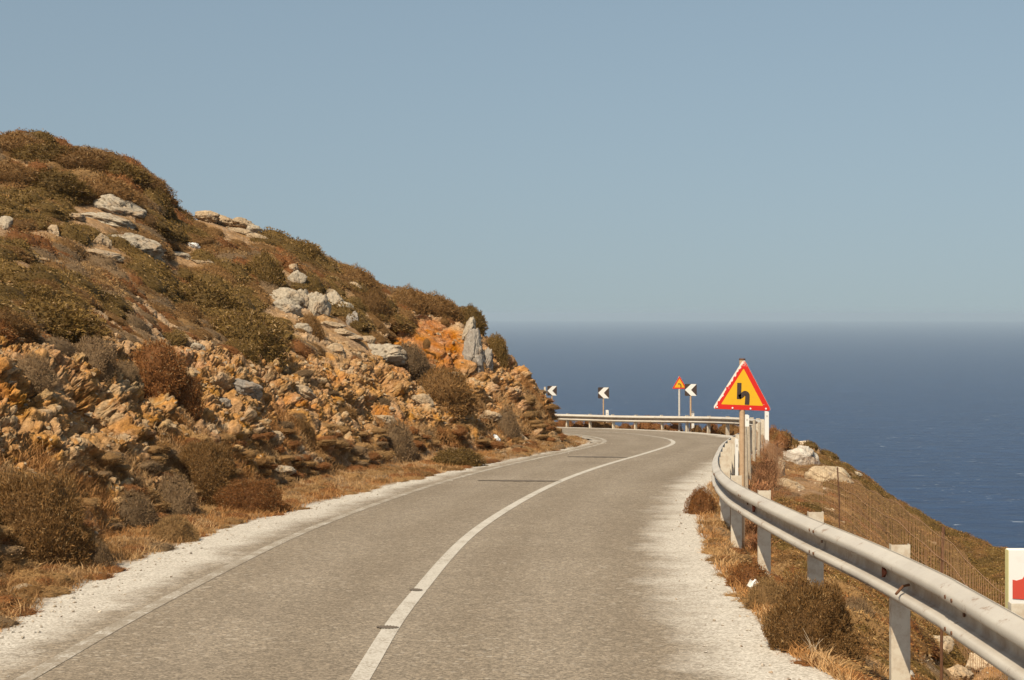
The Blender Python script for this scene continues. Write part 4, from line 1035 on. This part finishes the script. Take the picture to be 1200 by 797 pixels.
def chevron(px, pyc, w_px, d, label, rz=0, pw=.03, polemat=None):
    x = (px-CX)/F*d; zc = -(pyc-HY)/F*d; zb = float(zr(d))-.15; s_ = w_px/F*d
    root = empty('chevron_sign', (x, d, zb), rz, label, 'road sign', None)
    bm = bmesh.new(); add_tube(bm, [(.0, .035, -.3), (.0, .035, zc-zb+s_*.3)], pw, 10); bm_obj('pole', bm, polemat or M['beige'], root)
    def pl(o): o.location = (0, 0, zc-zb); return o
    bm = bmesh.new(); add_prism(bm, rounded([(-s_/2, s_/2), (-s_/2, -s_/2), (s_/2, -s_/2), (s_/2, s_/2)], s_*.05, 3), 0, .012); pl(bm_obj('sign_plate', bm, M['black'], root))
    bm = bmesh.new(); P = [(-.49, 0), (.02, .49), (.49, .49), (.02, 0), (.49, -.49), (.02, -.49)]
    v = [bm.verts.new((a*s_, -.004, b*s_)) for a, b in P]; bm.faces.new((v[0], v[3], v[2], v[1])); bm.faces.new((v[0], v[5], v[4], v[3]))
    pl(bm_obj('white_arrow', bm, M['white'], root)); return root
chevron(647, 458, 11.3, 67.4, 'white arrow board farthest left, pointing left beside the rock spur', .15)
chevron(707.3, 460.5, 13, 63.0, 'white arrow board standing alone at the middle of the far guardrail', .08)
chevron(809.5, 457, 14, 59.4, 'white arrow board directly right of the small distant triangle', .0, .038)
# edge-on post beside the spur
bm = bmesh.new(); d = 58; x = (638.5-CX)/F*d; zt = -(453.5-HY)/F*d; zb = float(zr(60))
root = empty('marker_post', (x, d+9, zb-.3), 0, 'thin pale post half hidden behind the tip of the rock spur', 'post')
d = 67; x = (638.5-CX)/F*d; zt = -(453.5-HY)/F*d; root.location = (x, d, float(zr(d))-.1); add_box(bm, (0, 0, (zt-root.location.z)/2-.1), (.085, .04, zt-root.location.z+.2), bevel=.006)
bm_obj('shaft', bm, M['post'], root); bm = bmesh.new(); add_box(bm, (0, -.024, zt-root.location.z-.25), (.05, .006, .12)); bm_obj('reflector', bm, M['grey'], root)

def delineator(px, top, d, wpx, label, zb=None, group=None):
    x = (px-CX)/F*d; w = wpx/F*d; zt = -(top-HY)/F*d; zb = (float(H(x, d))-.1 if zb is None else zb)
    root = empty('delineator_post', (x, d, zb), 0, label, 'road marker', group); h = zt-zb
    bm = bmesh.new(); add_prism(bm, [(-w/2, 0), (w/2, 0), (w/2, h-.02), (0.2*w, h), (-w/2, h)], -w*.3, w*.3); bm_obj('shaft', bm, M['white'], root)
    bm = bmesh.new(); add_box(bm, (0, -w*.3-.003, h-.14), (w*.45, .006, .05)); bm_obj('reflector', bm, M['grey'], root)
delineator(711.5, 480.5, 63.2, 3.4, 'white marker post just right of the lone arrow board', float(zr(63))-.2)
delineator(811.5, 481.5, 60.0, 3.8, 'white marker post by the pole of the right arrow board', float(zr(60))-.2)
delineator(875.2, 486, 41.0, 5, 'white marker post right beside the pole of the large triangle')
delineator(863.2, 514, 29.5, 3.6, 'slim white marker post left of the pole of the large triangle')
delineator(898.5, 482, 44.0, 4.6, 'white marker post under the right corner of the large triangle')
delineator(700.5+8, 0, 0, 0, '') if False else None

# pale wooden stakes bunched behind the rail
for i, (px, top, d, w) in enumerate([(883.5, 492, 36.5, 4), (888.5, 495, 39, 4.2), (879, 500, 33.5, 4.5), (872.5, 500, 31, 4.5), (876, 508, 29, 4)]):
    x = (px-CX)/F*d; zb = float(H(x, d))-.2; zt = -(top-HY)/F*d; ww = w/F*d
    bm = bmesh.new(); lean = random.uniform(-.04, .04)
    r = ww/2; add_tube(bm, [(0, 0, 0), (lean*.5, 0, (zt-zb)*.5), (lean, .02, zt-zb)], r, 7, taper=.85)
    o = bm_obj('wooden_stake', bm, M['wood']); o.location = (x, d, zb)
    tag(o, 'weathered pale stake in the row right of the large triangle pole', 'stake', 'stakes behind the guardrail')

# marker block at the right edge
d = 8.7; x0 = (1180-CX)/F*d; zt = -(643-HY)/F*d; zm = -(720-HY)/F*d; W = .24
root = empty('marker_board', (x0+W/2, d, float(H(x0+W/2, d))-.1), 0, 'white marker board with a ragged red patch at the right edge of the photo', 'marker'); zb = root.location.z
bm = bmesh.new(); add_box(bm, (0, 0, (zt+zm)/2-zb), (W, .05, zt-zm), bevel=.006); bm_obj('board', bm, M['white'], root)
bm = bmesh.new(); add_box(bm, (.012, .012, (zm-zb)/2-.1), (W*.9, .07, zm-zb+.2), bevel=.01); bm_obj('concrete_post', bm, M['wood'], root)
bm = bmesh.new(); zc = -(688-HY)/F*d-zb
add_prism(bm, [(-.095, -.065), (-.03, -.070), (.03, -.062), (.10, -.066), (.10, .05), (.05, .085), (.012, .062), (-.02, .078), (-.035, .055), (-.07, .045), (-.095, .05)], -.0295, -.026); bm_obj('red_patch', bm, M['redpatch'], root)
root.children[-1].location.z = zc
bm = bmesh.new(); add_box(bm, (-W/2-.001, -.002, (zt+zm)/2-zb), (.004, .052, zt-zm-.01)); bm_obj('yellow_edge', bm, mat_simple('faded_yellow_edge', (.62, .55, .25), (.6, .5, .3), 8), root)

# ------------------------------------------------------------------ wire fence
FP = catmull([(3.9, 7), (4.15, 10), (4.5, 13.4), (5.1, 16.9), (5.65, 21.5), (6.15, 26.7), (6.4, 31), (6.5, 35), (7.4, 43), (8.2, 48)], 12); FP, FS = resample(FP, .12)
froot = empty('wire_fence', (5.1, 16.9, float(H(5.1, 16.9))), 0, 'sagging rusty sheep wire fence on thin posts beyond the guardrail', 'fence')
def fz(x, y): return float(-(2.1+.047*y))-.78+.012*(y-16.9)
FH = 1.08
bm = bmesh.new()
def ribbon_wire(bm, pts, r, seg=3): add_tube(bm, pts, r, seg, cap=False)
base = [Vector((p[0], p[1], fz(*p)+.015*math.sin(p[1]*1.3)-.03*abs(math.sin(p[1]*.31)))) for p in FP]
for i, p in enumerate(base):
    j = Vector((random.uniform(-.01, .01), random.uniform(-.012, .012), 0)); ribbon_wire(bm, [p, p+j+Vector((0, 0, FH*.5)), p+Vector((0, 0, FH*(1+.03*math.sin(i*.4))))], .0033)
for hgt in (.12, .26, .40, .56): ribbon_wire(bm, [b+Vector((0, 0, hgt+.01*math.sin(i*.5+hgt*9))) for i, b in enumerate(base)], .0028)
inv(bm_obj('wire_mesh', bm, M['rustwire']), froot)
for hgt, r in ((.80, .0045), (1.06, .0035)):
    bm = bmesh.new(); ribbon_wire(bm, [b+Vector((0, 0, hgt*1.0+.012*math.sin(i*.35))) for i, b in enumerate(base)], r, 5); inv(bm_obj('strand', bm, M['rustwire']), froot)
for yq in (7.2, 10.6, 16.9, 26.7, 35.0, 44, 48):
    x = float(np.interp(yq, FP[:, 1], FP[:, 0])); zb = fz(x, yq); l = random.uniform(-.05, .05)
    bm = bmesh.new(); add_tube(bm, [(x, yq, min(zb, float(H(x, yq)))-.2), (x+l*.3, yq, zb+.6), (x+l, yq, zb+1.14)], .013 if yq != 16.9 else .019, 7); inv(bm_obj('post', bm, M['rust'] if yq != 35 else M['rust']), froot)

# litter
x, y, z = 2.36, 13.9, float(H(2.36, 13.9)); r = np.random.default_rng(5); bm = bmesh.new()
g = [[bm.verts.new((u*.03, v*.02, .02+.022*math.sin(u*2.3+v)+.02*math.cos(v*3.1-u))) for u in range(-2, 3)] for v in range(-2, 3)]
for i in range(4):
    for j in range(4): bm.faces.new((g[i][j], g[i][j+1], g[i+1][j+1], g[i+1][j]))
o = bm_obj('crumpled_paper', bm, M['white']); o.location = (x, y, z+.10); o.rotation_euler = (.5, -.5, .4); tag(o, 'crumpled white scrap of paper caught in dry plants by the rail', 'litter')

# bare dead twigs in front of the large twiggy bush
bm = bmesh.new(); random.seed(31)
for i in range(7):
    a = random.uniform(-.5, .5); l = random.uniform(.12, .26); p = Vector((random.uniform(-.02, .02), 0, 0)); q_ = p+Vector((math.sin(a)*l*.6, random.uniform(-.05, .02), l*.6)); r_ = q_+Vector((math.sin(a*1.8)*l*.5, random.uniform(-.04, .02), l*.45))
    add_tube(bm, [p, q_, r_], .0035, 4, taper=.4)
o = bm_obj('dead_twigs', bm, mat_simple('bleached_twig', (.42, .33, .22), (.4, .3, .2), 20)); o.location = (2.30, 10.83, float(H(2.3, 10.83))); tag(o, 'bleached dead twigs standing in front of the large twiggy bush', 'plant')

# ------------------------------------------------------------------ air, light, camera
def haze():
    bm = bmesh.new(); R = 25500; z0, z1 = SEA_Z-1, 14
    bmesh.ops.create_cube(bm, size=1, matrix=Matrix.Translation((0, 0, (z0+z1)/2)) @ Matrix.Diagonal((2*R, 2*R, z1-z0, 1)))
    m = bpy.data.materials.new('sea_haze'); m.use_nodes = True; nt = m.node_tree; nt.nodes.clear()
    o = nt.nodes.new('ShaderNodeOutputMaterial'); v = nt.nodes.new('ShaderNodeVolumePrincipled')
    v.inputs['Color'].default_value = (.68, .80, .87, 1); v.inputs['Density'].default_value = 1.1e-4; v.inputs['Anisotropy'].default_value = .2
    nt.links.new(v.outputs[0], o.inputs['Volume'])
    ob = bm_obj('haze', bm, m); tag(ob, 'thin pale sea haze fading the far water into the sky', 'haze', kind='stuff')
haze()
w = bpy.data.worlds.new('World'); SC.world = w; w.use_nodes = True; nt = w.node_tree; n = N(nt)
sk = nt.nodes.new('ShaderNodeTexSky'); sk.sky_type = 'NISHITA'; sk.sun_disc = False
sk.sun_elevation = math.asin(SUN[2]); sk.sun_rotation = math.atan2(SUN[0], SUN[1]) % (2*math.pi)
sk.altitude = 100; sk.air_density = 1.0; sk.dust_density = 3.0; sk.ozone_density = 1.0
tc = n('TexCoord').outputs['Generated']; sp = n('SeparateXYZ', {0: tc})
n.link(n('CombineXYZ', {0: sp.outputs[0], 1: sp.outputs[1], 2: n.math('ADD', n.math('MULTIPLY', sp.outputs[2], .58), .098)}).outputs[0], sk.inputs[0])
bg = nt.nodes['Background']; hs = n('HueSaturation', {'Color': sk.outputs[0], 'Saturation': .80, 'Value': 1.0, 'Hue': .482}); n.link(hs.outputs[0], bg.inputs[0]); bg.inputs[1].default_value = .088
l = bpy.data.lights.new('sun', 'SUN'); l.energy = 5.0; l.angle = math.radians(.53); l.color = (1, .88, .69)
so = bpy.data.objects.new('sun', l); COL.objects.link(so); so.rotation_euler = Vector(SUN).to_track_quat('Z', 'Y').to_euler()
cam = bpy.data.cameras.new('camera'); co = bpy.data.objects.new('camera', cam); COL.objects.link(co); SC.camera = co
cam.lens = F/1200*36; cam.sensor_width = 36; co.rotation_euler = (math.pi/2, 0, 0); cam.shift_y = -(398.5-HY)/1200; cam.clip_start = .1; cam.clip_end = 60000
vs = SC.view_settings; vs.view_transform = 'Standard'; vs.look = 'None'; vs.gamma = 1; vs.exposure = 0.3; vs.use_curve_mapping = False
SC.cycles.max_bounces = 6; SC.cycles.diffuse_bounces = 3; SC.cycles.volume_bounces = 1
SC.cycles.use_denoising = True
